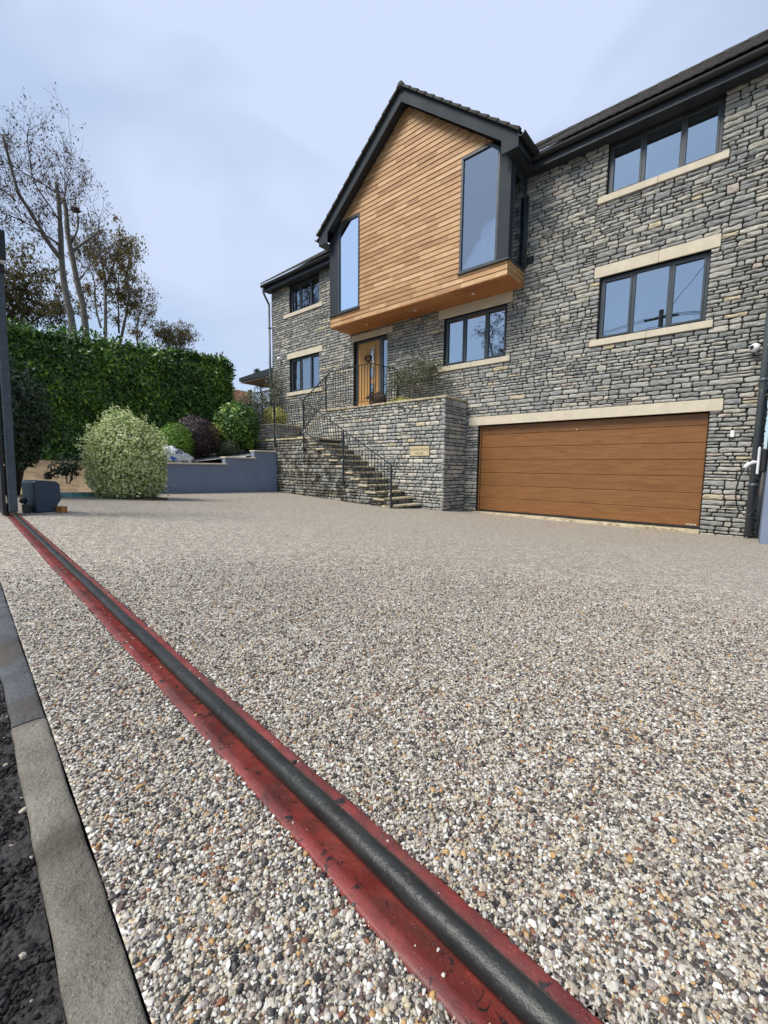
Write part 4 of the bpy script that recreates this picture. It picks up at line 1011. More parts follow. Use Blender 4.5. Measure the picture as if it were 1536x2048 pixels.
# railings
def railing(name,label,segs,posts,ybal,parent_loc,feet):
    """segs: list of (p_top0,p_top1,p_bot0,p_bot1) straight panels"""
    t=thing(name,parent_loc,label,'railing')
    for (a,b,c,d) in segs:
        a,b,c,d=map(Vector,(a,b,c,d)); m=MB(); m.bar(a,b,.040,.012); m.build('top_rail',M['iron'],t)
        m=MB(); m.bar(c,d,.035,.010); m.build('bottom_rail',M['iron'],t)
        L=(Vector((b.x,b.y,0))-Vector((a.x,a.y,0))).length; n=max(1,int(round(L/.108)))
        for k in range(1,n):
            f=k/n; m=MB(); m.tube([c.lerp(d,f),a.lerp(b,f)],.0088,6,smooth=False); m.build('baluster',M['iron'],t)
    for p,z0,z1 in posts:
        m=MB(); m.bbox(p[0]-.02,p[0]+.02,p[1]-.02,p[1]+.02,z0,z1,.003); 
        if feet: m.bbox(p[0]-.035,p[0]+.035,p[1]+.0205,p[1]+.045,z0+.05,z0+.12,.003)
        m.build('post',M['iron'],t)
    return t
ry=-2.27
r1=railing('stair_railing','dark iron railing beside the lower steps and along the landing edge',
 [((-12.9,ry,3.06),(-9.90,ry,3.06),(-12.9,ry,2.09),(-9.70,ry,2.11)),((-9.90,ry,3.06),(-6.44,ry,1.17),(-9.70,ry,2.11),(-6.44,ry,.46))],
 [((-11.10,ry),1.66,3.05),((-9.70,ry),1.50,2.96),((-8.08,ry),.62,2.06),((-6.44,ry),.13,1.17)],ry,(-9,ry,1.5),True)
m=MB(); m.bar((-6.44,ry,1.17),(-6.20,ry,1.09),.04,.012); m.build('rail_end',M['iron'],r1)
for z,x in ((2.11,-9.66),(.47,-6.50),(1.28,-8.12)): 
    m=MB(); m.tube([(x,ry-.03,z-.05),(x+.05,ry-.035,z+.03)],.011,8); m.build('rail_clip',M['steel'],r1)
ty=-1.12
r2=railing('terrace_railing','dark iron railing climbing to the terrace and turning in front of the door',
 [((-11.15,ty,3.25),(-9.83,ty,3.97),(-11.15,ty,2.30),(-10.25,ty,2.97)),((-9.83,ty,3.97),(-8.20,ty,3.985),(-9.83,ty,2.95),(-8.20,ty,2.95)),((-8.20,ty,3.985),(-8.10,-.06,3.985),(-8.20,ty,2.95),(-8.10,-.06,2.95))],
 [((-11.15,ty),1.95,3.25),((-10.05,ty),2.86,3.86),((-8.20,ty),2.87,3.98),((-8.10,-.06),2.87,3.98)],ty,(-9.5,ty,2.9),False)

# ------------------------------------------------------------------ garden walls and beds
LW=thing('rendered_garden_wall',(-11.2,-4.2,.35),'grey blue rendered garden wall stepping up towards the stone steps','wall')
mb=MB(); steps=[(-6.35,-3.91,1.135),(-3.91,-2.99,1.32),(-2.99,-2.215,1.53)]
mb.prism([(-6.35,-.1),(-2.215,-.1),(-2.215,1.53),(-2.99,1.53),(-2.99,1.32),(-3.91,1.32),(-3.91,1.135),(-6.35,1.135)],'x',-11.3,-11.1); mb.build('rendered_wall',M['render'],LW)
for a,b,z in steps:
    m=MB(); n=max(1,round((b-a)/.62)); w=(b-a)/n
    for k in range(n): m.bbox(-11.335,-11.06,a-.02*(k==0)+k*w+.0015,a+(k+1)*w+(.05 if k==n-1 and b<-2.3 else 0)-.0015,z+.001,z+.042,.008)
    m.build('coping',M['sandstone'],LW)
def bedz(x,y):
    x=np.asarray(x,float); y=np.asarray(y,float)
    z=1.10+np.clip((y+5.6)/3.4,0,1.2)*.42+np.clip((-11.3-x)/6,0,1)*.35
    front=gz(np.clip(x,-12,-8),y)-.01; xf=-10.9+(-6.35-y)*.35
    t=np.clip((xf-x)/2.6,0,1); t=t*t*(3-2*t); ram=front*(1-t)+1.2*t
    q=np.clip((y+6.6)/.6,0,1); r=z*q+ram*(1-q)+0.015*sn(x,y,0,5,9)
    return r
def bed():
    xs=np.linspace(-18,-11.28,60); ys=np.linspace(-6.3,0.5,60); o=sheet('garden_bed',xs,ys,bedz,chips_mat('slate_chippings',[(0,(0.09,0.09,0.095)),(0.3,(0.22,0.22,0.225)),(0.6,(0.38,0.37,0.36)),(0.85,(0.55,0.54,0.52))],42)); setting(o)
    xs=np.linspace(-22,-8.4,120); ys=np.linspace(-12,-6.28,60); X,Y=np.meshgrid(xs,ys)
    def zf(x,y):
        # everything this side of the teal board sits below the drive
        d=(x-(-9.07))*(-0.765)+(y+8.08)*(-0.644)*0
        side=((x+9.07)*(1.34)-(y+8.08)*(-.78))/1.55
        z=bedz(x,y); return np.where(side>0.0,gz(x,y)-.15,np.maximum(z,gz(x,y)+.02))
    setting(sheet('soil_bank',xs,ys,zf,M['sand']))
bed()
# teal board edging
bd=MB(); bd.bar((-8.95,-8.30,.575),(-10.02,-6.42,.475),.045,.11); o=bd.build('timber_board',M['teal']); tag(o,'weathered teal painted board on edge between gravel and soil','board')
# right hand rendered wall
mb=MB(); mb.box(.20,2.2,-1.10,.6,-.3,2.45); mb.bbox(.17,2.2,-1.13,.6,2.451,2.50,.008); o=mb.build('rendered_side_wall',M['render']); tag(o,'grey blue rendered wall at the right frame edge beside the downpipe','wall')

# ------------------------------------------------------------------ foliage
def leafcloud(P,Nn,size,aspect,seed,droop=0.25,curl=0.18,jit=0.6,sv=0.3):
    rg=np.random.RandomState(seed); n=len(P); Nn=Nn+rg.normal(0,jit,Nn.shape); Nn/=np.linalg.norm(Nn,axis=1)[:,None]+1e-9
    d=rg.normal(size=(n,3)); d[:,2]-=droop*1.5; d+=Nn*0.6; d-=0.55*(d*Nn).sum(1)[:,None]*Nn; d/=np.linalg.norm(d,axis=1)[:,None]+1e-9
    s=np.cross(Nn,d); s/=np.linalg.norm(s,axis=1)[:,None]+1e-9; up=np.cross(d,s)
    L=size*np.clip(rg.normal(1,sv,n),.45,1.8)[:,None]; W=L*aspect
    a=P; b=P+d*L*.45+s*W*.5+up*L*curl*.5; c=P+d*L-up*L*curl*.6; e=P+d*L*.45-s*W*.5+up*L*curl*.5; mid=P+d*L*.5
    V=np.stack([a,b,c,e,mid],1).reshape(-1,3); i=np.arange(n)*5
    F=np.concatenate([np.c_[i,i+1,i+4],np.c_[i+1,i+2,i+4],np.c_[i+2,i+3,i+4],np.c_[i+3,i,i+4]]); return V,F
def tris_plus(Vs):
    V=[];F=[];n=0
    for v,f in Vs: V.append(v);F.append(f+n);n+=len(v)
    return np.concatenate(V),np.concatenate(F)
def core_blob(c,r,seed,k=.72,nu=26,nv=16):
    th=np.linspace(0,2*np.pi,nu,endpoint=False); ph=np.linspace(.02,np.pi-.02,nv); T_,P_=np.meshgrid(th,ph); d=np.stack([np.sin(P_)*np.cos(T_),np.sin(P_)*np.sin(T_),np.cos(P_)],-1).reshape(-1,3)
    rr=k*(1+.10*sn(d[:,0],d[:,1],d[:,2],5,seed)); V=c+d*r*rr[:,None]; F=[]
    for i in range(nv-1):
        for j in range(nu):
            a=i*nu+j;b=i*nu+(j+1)%nu; F+= [(a,a+nu,b),(b,a+nu,b+nu)]
    return V,np.array(F)
def shrub(c,r,n,size,aspect,m,seed,label,cat='shrub',name='shrub',lump=.13,flat=0,stem=None,jit=.6,droop=.2,core=True,sprig=0,group=None,shell=.45,bottom=-.95,egg=0.0):
    c=np.array(c,float); r=np.array(r,float); rg=np.random.RandomState(seed); k=int(n*1.5)
    d=rg.normal(size=(k,3)); d/=np.linalg.norm(d,axis=1)[:,None]; d=d[d[:,2]>bottom][:n]
    lm=1+lump*sn(d[:,0],d[:,1],d[:,2],6,seed)+lump*.6*sn(d[:,0],d[:,1],d[:,2],15,seed+1); q=1-shell*rg.uniform(0,1,len(d))**2.2
    P=c+d*r*(lm*q)[:,None]
    if egg: P[:,:2]=c[:2]+(P[:,:2]-c[:2])*(1-egg*(P[:,2:3]-c[2])/r[2]-.10*egg)
    Vs=[leafcloud(P,d/r,size,aspect,seed,droop,jit=jit)]
    if sprig:
        for _ in range(sprig):
            dd=rg.normal(size=3); dd[2]=abs(dd[2])*.7; dd/=np.linalg.norm(dd); L=rg.uniform(.06,.16); t=rg.uniform(0,1,14)[:,None]
            Q=c+dd*r*np.array([1-egg*dd[2],1-egg*dd[2],1.0])+(dd+np.array([0,0,.5]))*L*t+rg.normal(0,.012,(14,3)); Vs.append(leafcloud(Q,np.tile(dd,(14,1)),size,aspect,seed+_,0,jit=.9))
    V,F=tris_plus(Vs); t=thing(name,tuple(c-np.array([0,0,r[2]])),label,cat,group)
    np_mesh('foliage',V,F,m,t)
    if core: V,F=core_blob(c,r,seed,.66); np_mesh('shade_core',V,F,M['twigs'],t)  # solid blob, coloured dark so gaps between leaves look shaded
    if stem:
        b=MB(); x,y=c[0],c[1]
        for kx,ky in stem[2]: b.tube([(x+kx*.3,y+ky*.3,stem[0]),(x+kx*.6,y+ky*.6,(stem[0]+stem[1])/2),(x+kx,y+ky,stem[1])],[stem[3],stem[3]*.8,stem[3]*.5],7)
        b.build('stem',M['bark_dark'],t)
    return t
# laurel hedge
def hedge():
    rg=np.random.RandomState(7); t=thing('laurel_hedge',(-14.2,-5,1.1),'tall clipped glossy green laurel hedge behind the garden beds','hedge')
    Vs=[]; x0,x1,y0,y1=-15.2,-13.3,-10.6,-2.35; zb=.9
    def ztop(y): return 4.29+np.clip((y+8)/4,0,1)*.12
    def disp(y,z,s): return .13*sn(y,z,0,1.8,31)+.12*sn(y,z,0,5,32)+.05*sn(y,z,0,13,33)
    n=66000; y=rg.uniform(y0,y1,n); z=zb+rg.uniform(0,1,n)*(ztop(y)-zb+.05)
    x=x1+disp(y,z,0)-.30*rg.uniform(0,1,n)**2; tp=np.clip((z-(ztop(y)-.35))/.35,0,1)**2; x-=tp*.25
    Vs.append(leafcloud(np.c_[x,y,z],np.tile([1.,0,.25],(n,1)),.122,.38,71,.35,jit=.55))
    n=30000; y=rg.uniform(y0,y1,n); x=rg.uniform(x0,x1-.05,n); z=ztop(y)+disp(y,x,1)*1.3-.30*rg.uniform(0,1,n)**2
    Vs.append(leafcloud(np.c_[x,y,z],np.tile([.3,0,1.],(n,1)),.125,.38,72,-.35,jit=.6))
    n=16000; x=rg.uniform(x0,x1,n); z=zb+rg.uniform(0,1,n)*(ztop(-3.)-zb); y=y1+disp(x,z,0)-.3*rg.uniform(0,1,n)**2+.10*np.sin(z*3)
    Vs.append(leafcloud(np.c_[x,y,z],np.tile([.2,1.,.2],(n,1)),.122,.38,73,.35,jit=.6))
    for _ in range(260):      # upright young shoots
        yy=rg.uniform(y0,y1); xx=rg.uniform(x1-.9,x1-.05); tt=rg.uniform(0,1,12)[:,None]; b=np.array([xx,yy,float(ztop(yy))-.05]); L=rg.uniform(.1,.42)
        Vs.append(leafcloud(b+np.array([rg.normal(0,.08),rg.normal(0,.08),L])*tt+rg.normal(0,.015,(12,3)),np.tile([.2,0,1.],(12,1)),.115,.36,200+_,-.6,jit=.8))
    cb=MB(); cb.box(x0+.2,x1-.33,y0,y1-.35,zb-.4,4.1); cv=np.array(cb.v); cf=np.array([(a,b,c) for a,b,c,d in cb.f]+[(a,c,d) for a,b,c,d in cb.f]); Vs.append((cv,cf))
    V,F=tris_plus(Vs); np_mesh('foliage',V,F,M['laurel'],t)
hedge()
shrub((-12.35,-2.80,2.33),(.66,.66,.72),9000,.10,.42,M['laurel'],81,'rounded glossy green shrub beside the landing railing','shrub','round_shrub',lump=.06,droop=.3,jit=.5)
shrub((-12.25,-4.17,1.92),(.60,.62,.62),12000,.040,.6,M['purple'],82,'dark purple leaved rounded shrub above the rendered wall','shrub','purple_shrub',lump=.06)
shrub((-12.1,-4.80,1.68),(.50,.48,.55),9000,.06,.30,M['bright'],83,'bright green low conifer between pale bush and purple shrub','shrub','dwarf_conifer',lump=.14,jit=.7)
shrub((-12.0,-3.32,1.58),(.34,.36,.30),3500,.05,.25,M['olive'],84,'low fine leaved green shrub at the top of the garden wall','shrub','low_shrub',core=True)
shrub((-12.3,-3.52,2.08),(.24,.28,.30),420,.085,.30,M['yellow'],85,'sparse yellow green shrub between purple shrub and round shrub','shrub','golden_shrub',core=False,shell=.9)
def spiky(c,label,n=70,L=.42,m='bright'):
    rg=np.random.RandomState(int(abs(c[1])*100)); c=np.array(c); b=[]
    V=[];F=[];k=0
    for i in range(n):
        a=rg.uniform(0,6.28); e=rg.uniform(.25,1.4); d=np.array([math.cos(a)*math.cos(e),math.sin(a)*math.cos(e),math.sin(e)]); s=np.cross(d,[0,0,1.]); s/=np.linalg.norm(s); l=L*rg.uniform(.6,1.1)
        V+=[c+s*.008,c-s*.008,c+d*l*.6-s*.010+[0,0,-.01],c+d*l*.6+s*.010+[0,0,-.01],c+d*l+[0,0,-.08*math.cos(e)]]; F+=[(k,k+1,k+2),(k,k+2,k+3),(k+3,k+2,k+4)]; k+=5
    o=np_mesh('spiky_plant',np.array(V),np.array(F),M[m]); tag(o,label,'plant'); return o
spiky((-11.85,-2.66,1.62),'spiky yellow green plant in front of the round shrub')
# variegated bush on the drive
def bigbush():
    t=shrub((-8.88,-7.10,1.22),(.68,.68,.83),26000,.046,.45,M['varieg'],91,'large rounded cream variegated bush at the gravel edge','bush','variegated_bush',lump=.07,sprig=190,stem=(.42,1.0,[(.0,.0),(.12,.1),(-.1,.06),(.35,-.12)],.03),jit=.75,shell=.35,bottom=-.93,egg=.20)
    # ragged skirt falling to the ground on the right side
    rg=np.random.RandomState(4); n=1500; P=np.c_[rg.normal(-8.62,.16,n),rg.normal(-7.02,.20,n),rg.uniform(.52,.80,n)]
    V,F=leafcloud(P,np.tile([.5,-.3,.4],(n,1)),.05,.42,92,.3,jit=.8); np_mesh('skirt_foliage',V,F,M['varieg'],t)
bigbush()
m=MB(); m.lathe([(.62,0),(.55,.03),(.3,.05),(.02,.055)],(-8.72,-7.12,.46),20); V=[(x,y,z+.015*math.sin(x*37)*math.cos(y*41)) for x,y,z in m.v]; m.v=V; o=m.build('mulch_mound',M['soil']); setting(o)
# shrub in a dark pot behind the gate motor
def potted():
    t=shrub((-9.15,-8.86,1.85),(.68,.62,.85),9000,.085,.40,M['dark_leaf'],95,'dark leaved shrub in a black pot behind the gate motor','shrub','potted_shrub',lump=.16,sprig=60,stem=(1.0,1.5,[(0,0)],.03),jit=.7)
    m=MB(); m.lathe([(.22,0),(.30,.40),(.33,.42),(.33,.47),(.29,.47),(.28,.42)],(-9.15,-8.86,.60),24); m.build('pot',M['terracotta'],t)
    m=MB(); m.lathe([(.0,0),(.279,.0)],(-9.15,-8.86,1.03),24); m.build('pot_soil',M['soil'],t)
potted()
shrub((-9.55,-7.9,1.05),(.26,.26,.2),260,.09,.42,M['dark_leaf'],97,'dark leafy branch drooping over the sandy soil','plant','leafy_branch',core=False,shell=.9,droop=.6,stem=(.75,1.0,[(0,0),(.1,.1)],.012))
shrub((-10.4,-7.1,.78),(.32,.3,.22),900,.035,.3,M['greygreen'],98,'small grey green plant at the left foot of the variegated bush','plant','low_plant',core=False,shell=.8)
m=MB(); m.bbox(-10.75,-10.60,-8.02,-7.9,.80,.93,.02); o=m.build('garden_light',M['black']); tag(o,'small black box light standing on the sandy soil','light')
# planting around the house
shrub((-13.35,-.70,2.90),(.62,.34,.36),2600,.07,.5,M['yellow'],101,'golden variegated shrub growing in the stone planter','shrub','golden_planter_shrub',shell=.6,core=False,stem=(2.55,2.9,[(0,0),(.15,0)],.015))
def climber(name,pts,n,size,m,seed,label,spread=.22):
    rg=np.random.RandomState(seed); t=thing(name,pts[0],label,'plant'); b=MB(); P=[]
    for _ in range(5):
        q=[Vector(p)+Vector((rg.normal(0,.12)*i*.5,rg.normal(0,.06),rg.normal(0,.06)*i)) for i,p in enumerate(pts)]; b.tube(q,[.014,.010,.007,.004][:len(q)] if len(q)<=4 else .008,5)
        for i in range(len(q)-1):
            f=rg.uniform(0,1,n//(5*(len(q)-1)))[:,None]; a=np.array(q[i]);c=np.array(q[i+1]); P.append(a+(c-a)*f+rg.normal(0,spread,(len(f),3))*np.array([1,.45,1]))
    b.build('stem',M['bark_dark'],t); P=np.concatenate(P); V,F=leafcloud(P,np.tile([.2,-1.,.3],(len(P),1)),size,.4,seed,.3,jit=.7); np_mesh('foliage',V,F,m,t)
climber('wall_climber',[(-14.1,-.35,2.5),(-14.15,-.3,3.2),(-14.0,-.25,3.9),(-13.9,-.2,4.5)],2600,.06,M['olive'],105,'thin olive green climber at the far corner of the house')
shrub((-14.4,-1.0,3.05),(1.0,.5,.80),6500,.065,.4,M['olive'],106,'loose olive green shrub behind the landing railing','shrub','loose_shrub',shell=.8,core=False,lump=.2,stem=(1.9,3.0,[(0,0),(.3,.1),(-.3,0)],.015))
def espalier():
    rg=np.random.RandomState(9); t=thing('terrace_tree',(-7.27,-.42,2.85),'small grey green tree with spreading crown on the terrace beside the door','small tree')
    b=MB(); b.tube([(-7.27,-.42,2.84),(-7.26,-.42,3.2),(-7.22,-.42,3.45)],[.022,.018,.015],8)
    ends=[(-7.85,-.45,3.62),(-7.6,-.35,3.80),(-7.1,-.42,3.93),(-6.75,-.45,3.78),(-6.5,-.5,3.80),(-7.7,-.5,3.45),(-6.75,-.3,3.55)]
    P=[]
    for e in ends:
        b.tube([(-7.22,-.42,3.42),((e[0]-7.22)/2,-.42,(e[2]+3.5)/2-.02),e],[.012,.009,.005],6)
        n=520; P.append(np.array(e)+rg.normal(0,1,(n,3))*np.array([.15,.12,.10]))
    n=1100; P.append(np.array([-7.2,-.42,3.58])+rg.normal(0,1,(n,3))*np.array([.30,.14,.09])); b.build('stem',M['bark'],t)
    P=np.concatenate(P); V,F=leafcloud(P,np.tile([0,-.6,.8],(len(P),1)),.055,.34,9,.1,jit=.8); np_mesh('foliage',V,F,M['olive'],t)
espalier()
shrub((-7.65,-.45,2.93),(.42,.22,.17),700,.05,.4,M['yellow'],108,'low yellow green plants at the foot of the terrace tree','plant','low_terrace_plant',core=False,shell=.9)
def ivy():
    rg=np.random.RandomState(12); t=thing('ivy_climber',(.35,-.6,2.5),'green climber tumbling down beside the downpipe at the right edge','climber')
    n=5200; z=rg.uniform(2.35,5.2,n); x=.40+rg.normal(0,.11,n)-.04*np.sin(z*4); y=-.55+rg.normal(0,.28,n)
    V,F=leafcloud(np.c_[x,y,z],np.tile([-.6,-.8,.2],(n,1)),.06,.5,12,.5,jit=.6); np_mesh('foliage',V,F,M['olive'],t)
    b=MB(); b.tube([(.4,-.4,2.4),(.36,-.5,3.5),(.38,-.4,4.6),(.4,-.3,5.3)],[.03,.02,.015,.01],7); b.build('stem',M['bark_dark'],t)
ivy()

# fence, trellis, far conifer
def fence():
    t=thing('board_fence',(-20,1.6,2.5),'brown arched top board fence between hedge and trellis','fence')
    m=MB(); x=-23.2
    while x<-18.55:
        m.bbox(x,x+.115,1.5,1.52,2.2,4.62+.30*math.sin(math.pi*min(1,max(0,(x+22.2)/3.6)))**1*1.0,.003); x+=.12
    m.build('board',M['fence_wood'],t)
    m=MB(); m.bbox(-18.55,-18.40,1.42,1.57,2.0,4.72,.01); m.build('fence_post',M['old_wood'],t)
    t=thing('trellis',(-17,1.5,2.5),'dark diagonal lattice trellis panel beside the fence post','trellis')
    m=MB(); x0,x1,z0,z1=-18.35,-15.4,2.9,4.55
    k=-20
    while k<30:
        for s in (1,-1):
            a=x0+k*.17; p=[]
            for u in np.linspace(0,1,2):
                pass
            # clip a 45 degree line to the panel
            if s>0: ta=max(0,x0-a); tb=min(z1-z0,x1-a); 
            else: ta=max(0,a+ (z1-z0) - x1 - 0 if False else 0); tb=z1-z0
            if s>0 and tb>ta+.05: m.bar((a+ta,1.50,z0+ta),(a+tb,1.50,z0+tb),.012,.03)
            if s<0:
                aa=a; ta=max(0,aa-x1); tb=min(z1-z0,aa-x0)
                if tb>ta+.05: m.bar((aa-ta,1.515,z0+ta),(aa-tb,1.515,z0+tb),.012,.03)
        k+=1
    for z in (z0,z1): m.bar((x0,1.5,z),(x1,1.5,z),.04,.04)
    m.build('lattice',M['old_wood'],t)
fence()
def conifer():
    rg=np.random.RandomState(15); t=thing('young_conifer',(-18.9,2.2,3.0),'thin blue green conifer tip rising above the fence','tree'); b=MB(); P=[];D=[]
    top=Vector((-19.0,2.2,5.85)); b.tube([(-18.5,2.2,3.0),(-18.55,2.2,4.6),top],[.05,.03,.01],6); b.build('trunk',M['bark_dark'],t)
    for i in range(46):
        f=rg.uniform(.45,1); z=3.0+(2.85)*f; x=-18.5-.5*f**3; a=rg.uniform(0,6.28); L=.62*(1.1-f)+.22; d=np.array([math.cos(a),math.sin(a)*.6,.05]); u=rg.uniform(.1,1,40)[:,None]
        P.append(np.array([x,2.2,z])+d*L*u+np.c_[rg.normal(0,.012,40),rg.normal(0,.012,40),-.05*u[:,0]**2+rg.normal(0,.012,40)]); D.append(np.tile(d,(40,1)))
    P=np.concatenate(P); V,F=leafcloud(P,np.tile([0,0,1.],(len(P),1)),.09,.14,15,0,jit=.5); np_mesh('foliage',V,F,leaf_mat('blue_conifer',[(0,(0.02,0.045,0.04)),(1,(0.07,0.12,0.10))],.6),t)
conifer()

# ------------------------------------------------------------------ bare trees
def polyjit(pts,dx,rg):
    out=[];n=len(pts)
    for i,p in enumerate(pts): out.append(Vector((p[0]+dx*i/max(1,n-1)+rg.normal(0,.03),p[1],p[2])))
    return out
def subdiv(P,k=3):
    o=[]
    for i in range(len(P)-1):
        p0=P[max(0,i-1)];p1=P[i];p2=P[i+1];p3=P[min(len(P)-1,i+2)]
        for j in range(k):
            t=j/k; o.append(.5*((2*p1)+(-p0+p2)*t+(2*p0-5*p1+4*p2-p3)*t*t+(-p0+3*p1-3*p2+p3)*t**3))
    o.append(P[-1]); return o
def tree(label,limbs,radii,seed,twigs,leafm,leafn,leafs,twl=1.0,name='bare_tree',density=1.0,grp='trees behind the hedge',tw_r=.008,bushy=1.0):
    rg=np.random.RandomState(seed); base=limbs[0][0]
    t=thing(name,(base[0],base[1],1.5),label,'tree',grp); tr=MB(); tw=MB(); LP=[]
    def grow(p,d,L,r,lv):
        n=max(3,int(L/.16)); q=[p.copy()]; dd=d.copy()
        for i in range(n):
            dd=(dd+Vector(rg.normal(0,.13,3))+Vector((0,0,.055))).normalized(); q.append(q[-1]+dd*(L/n))
        tw.tube(q,[r*(1-.75*i/n) for i in range(n+1)],4 if lv>0 else 5,caps=False)
        if lv<2:
            for _ in range(int(rg.randint(3,6)*density*bushy)):
                i=rg.randint(1,n); dv=(q[i]-q[i-1]).normalized(); sd=dv.cross(Vector(rg.normal(size=3))).normalized(); grow(q[i],(dv*.75+sd*.75).normalized(),L*rg.uniform(.3,.62),r*.55,lv+1)
        if leafn:
            for i in range(1,len(q)):
                for _ in range(rg.poisson(leafn*(.5+lv*.5))): LP.append(q[i]+Vector(rg.normal(0,.05,3)))
    for k,(l,(r0,r1)) in enumerate(zip(limbs,radii)):
        P=[Vector(p) for p in l]
        if k==0: P=[Vector((P[0].x+.1,P[0].y-.1,1.2))]+P
        dx=0 if k==0 else rg.uniform(-1.6,1.6); P=[Vector((p.x+dx*i/len(P)*(1 if k else 0),p.y,p.z)) for i,p in enumerate(P)]
        P=subdiv(P,3); n=len(P); tr.tube(P,[r0+(r1-r0)*(i/(n-1))**.8+.006*math.sin(i*1.7) for i in range(n)],8)
        nt_=int(twigs*(.6 if k==0 else 1))
        for _ in range(nt_):
            f=rg.uniform(.35 if k==0 else .15,1); i=min(n-2,int(f*(n-1))); dv=(P[i+1]-P[i]).normalized(); sd=dv.cross(Vector(rg.normal(size=3))).normalized()
            grow(P[i],(dv*.6+sd*.85+Vector((0,0,.25))).normalized(),twl*rg.uniform(.5,1.25),tw_r*rg.uniform(.7,1.4),0)
    tr.build('trunk',M['bark'],t); tw.build('branches',M['bark_dark'],t)
    if LP:
        LP=np.array([tuple(p) for p in LP]); V,F=leafcloud(LP,np.tile([0,0,1.],(len(LP),1)),leafs,.55,seed,1.2,jit=1.2,curl=.3); np_mesh('foliage',V,F,leafm,t)
A=[(-20,-5.06,5.0),(-20,-5.11,6.49),(-20,-5.18,7.08),(-20,-5.27,7.86),(-20,-5.3,8.64),(-20,-5.28,9.24),(-20,-5.27,10.03),(-20,-5.27,10.8),(-20,-5.31,11.32)]
A1=[(-20,-5.3,8.68),(-20,-5.64,8.99),(-20,-5.97,9.47),(-20,-6.26,9.88),(-20,-6.51,10.17),(-20,-6.65,10.68),(-20,-6.79,11.25),(-20,-6.88,11.62)]
A2=[(-20,-5.28,9.16),(-20,-5.76,9.33),(-20,-6.13,9.45),(-20,-6.52,9.51),(-20,-6.96,9.5)]
A3=[(-20,-6.51,10.17),(-20,-6.73,10.36),(-20,-6.9,10.49)]
A4=[(-20,-5.29,10.02),(-20,-5.6,10.35),(-20,-6.02,10.8),(-20,-6.16,11.42),(-20,-6.22,12.01),(-20,-6.13,12.4)]
A5=[(-20,-5.3,10.98),(-20,-5.65,11.16),(-20,-6.11,11.34),(-20,-6.54,11.52),(-20,-6.83,11.54)]
A6=[(-20,-5.29,10.5),(-20,-5.1,10.9),(-20,-5.0,11.5),(-20,-4.85,12.0)]
tree('tall bare tree with a forked pale trunk, leftmost behind the hedge',[A,A1,A2,A3,A4,A5,A6],[(.155,.06),(.085,.035),(.04,.012),(.035,.02),(.03,.01),(.03,.01),(.028,.008)],31,17,M['brownleaf'],.26,.075,1.5)
B=[(-21.5,-4.28,5.2),(-21.5,-4.3,7.45),(-21.5,-4.46,8.51),(-21.5,-4.59,9.55),(-21.5,-4.69,10.37),(-21.5,-4.69,11.09),(-21.5,-4.75,11.64)]
B1=[(-21.5,-4.58,9.68),(-21.5,-4.17,10.18),(-21.5,-3.71,10.72),(-21.5,-3.45,11.09),(-21.5,-3.33,11.45)]
B2=[(-21.5,-4.62,9.97),(-21.5,-4.34,10.59),(-21.5,-4.27,11.27),(-21.5,-4.32,11.8),(-21.5,-3.98,12.38)]
B3=[(-21.5,-4.46,8.51),(-21.5,-3.98,9.33),(-21.5,-3.55,9.93)]
tree('bare tree with a bird nest, beside the forked tree',[B,B1,B2,B3],[(.155,.07),(.06,.03),(.05,.012),(.03,.01)],32,14,M['brownleaf'],.26,.075,1.3)
m=MB(); m.lathe([(.02,-.10),(.09,-.09),(.17,-.02),(.15,.04),(.10,.05),(.05,.0)],(-21.3,-4.42,11.27),14); m.v=[(x+.04*math.sin(z*60+y*40),y+.04*math.cos(x*50+z*33),z+.015*math.sin(x*47)) for x,y,z in m.v]; o=m.build('bird_nest',M['bark_dark']); tag(o,'dark twiggy bird nest high in the bare tree','nest')
C=[(-23,-3.16,5.6),(-23,-3.02,8.63),(-23,-2.99,9.62),(-23,-3.14,10.53),(-23,-3.22,11.3)]
C1=[(-23,-3.0,9.13),(-23,-2.77,9.94),(-23,-2.6,10.58),(-23,-2.43,11.2)]
C2=[(-23,-3.27,7.33),(-23,-3.35,8.29),(-23,-3.28,9.52),(-23,-3.45,10.42),(-23,-3.46,11.0)]
tree('multi stemmed tree with sparse olive brown leaves, right of the nest tree',[C,C1,C2],[(.09,.03),(.045,.015),(.045,.015)],33,26,M['autumn'],.62,.10,.95,name='sparse_tree')
D=[(-23.5,-2.51,5.8),(-23.5,-2.04,8.25),(-23.5,-1.84,9.35),(-23.5,-1.89,10.37),(-23.5,-1.58,11.3)]
D1=[(-23.5,-2.38,7.39),(-23.5,-2.35,8.94),(-23.5,-2.3,9.98),(-23.5,-2.05,11.0)]
D2=[(-23.5,-1.98,8.53),(-23.5,-1.58,9.69),(-23.5,-1.32,10.6)]
tree('leaning slim tree with sparse olive leaves, rightmost of the tall ones',[D,D1,D2],[(.085,.025),(.045,.015),(.04,.015)],34,26,M['autumn'],.62,.10,.9,name='sparse_tree')
E1=[(-24.5,-1.21,5.9),(-24.5,-1.21,8.13),(-24.5,-.99,9.0)]
tree('short bushy tree at the foot of the leaning tree',[E1],[(.07,.02)],35,52,M['autumn'],.7,.09,1.15,name='bushy_tree')
F1=[(-24,.43,5.6),(-24,.52,7.5),(-24,.36,8.1)]; F2=[(-24,.5,7.2),(-24,.9,7.7),(-24,1.03,8.15)]; F3=[(-24,.45,7.0),(-24,-.1,7.5),(-24,-.35,7.9)]
tree('small pollarded tree low above the hedge near the house',[F1,F2,F3],[(.09,.03),(.05,.02),(.05,.02)],36,34,M['autumn'],.6,.08,.85,name='small_tree')
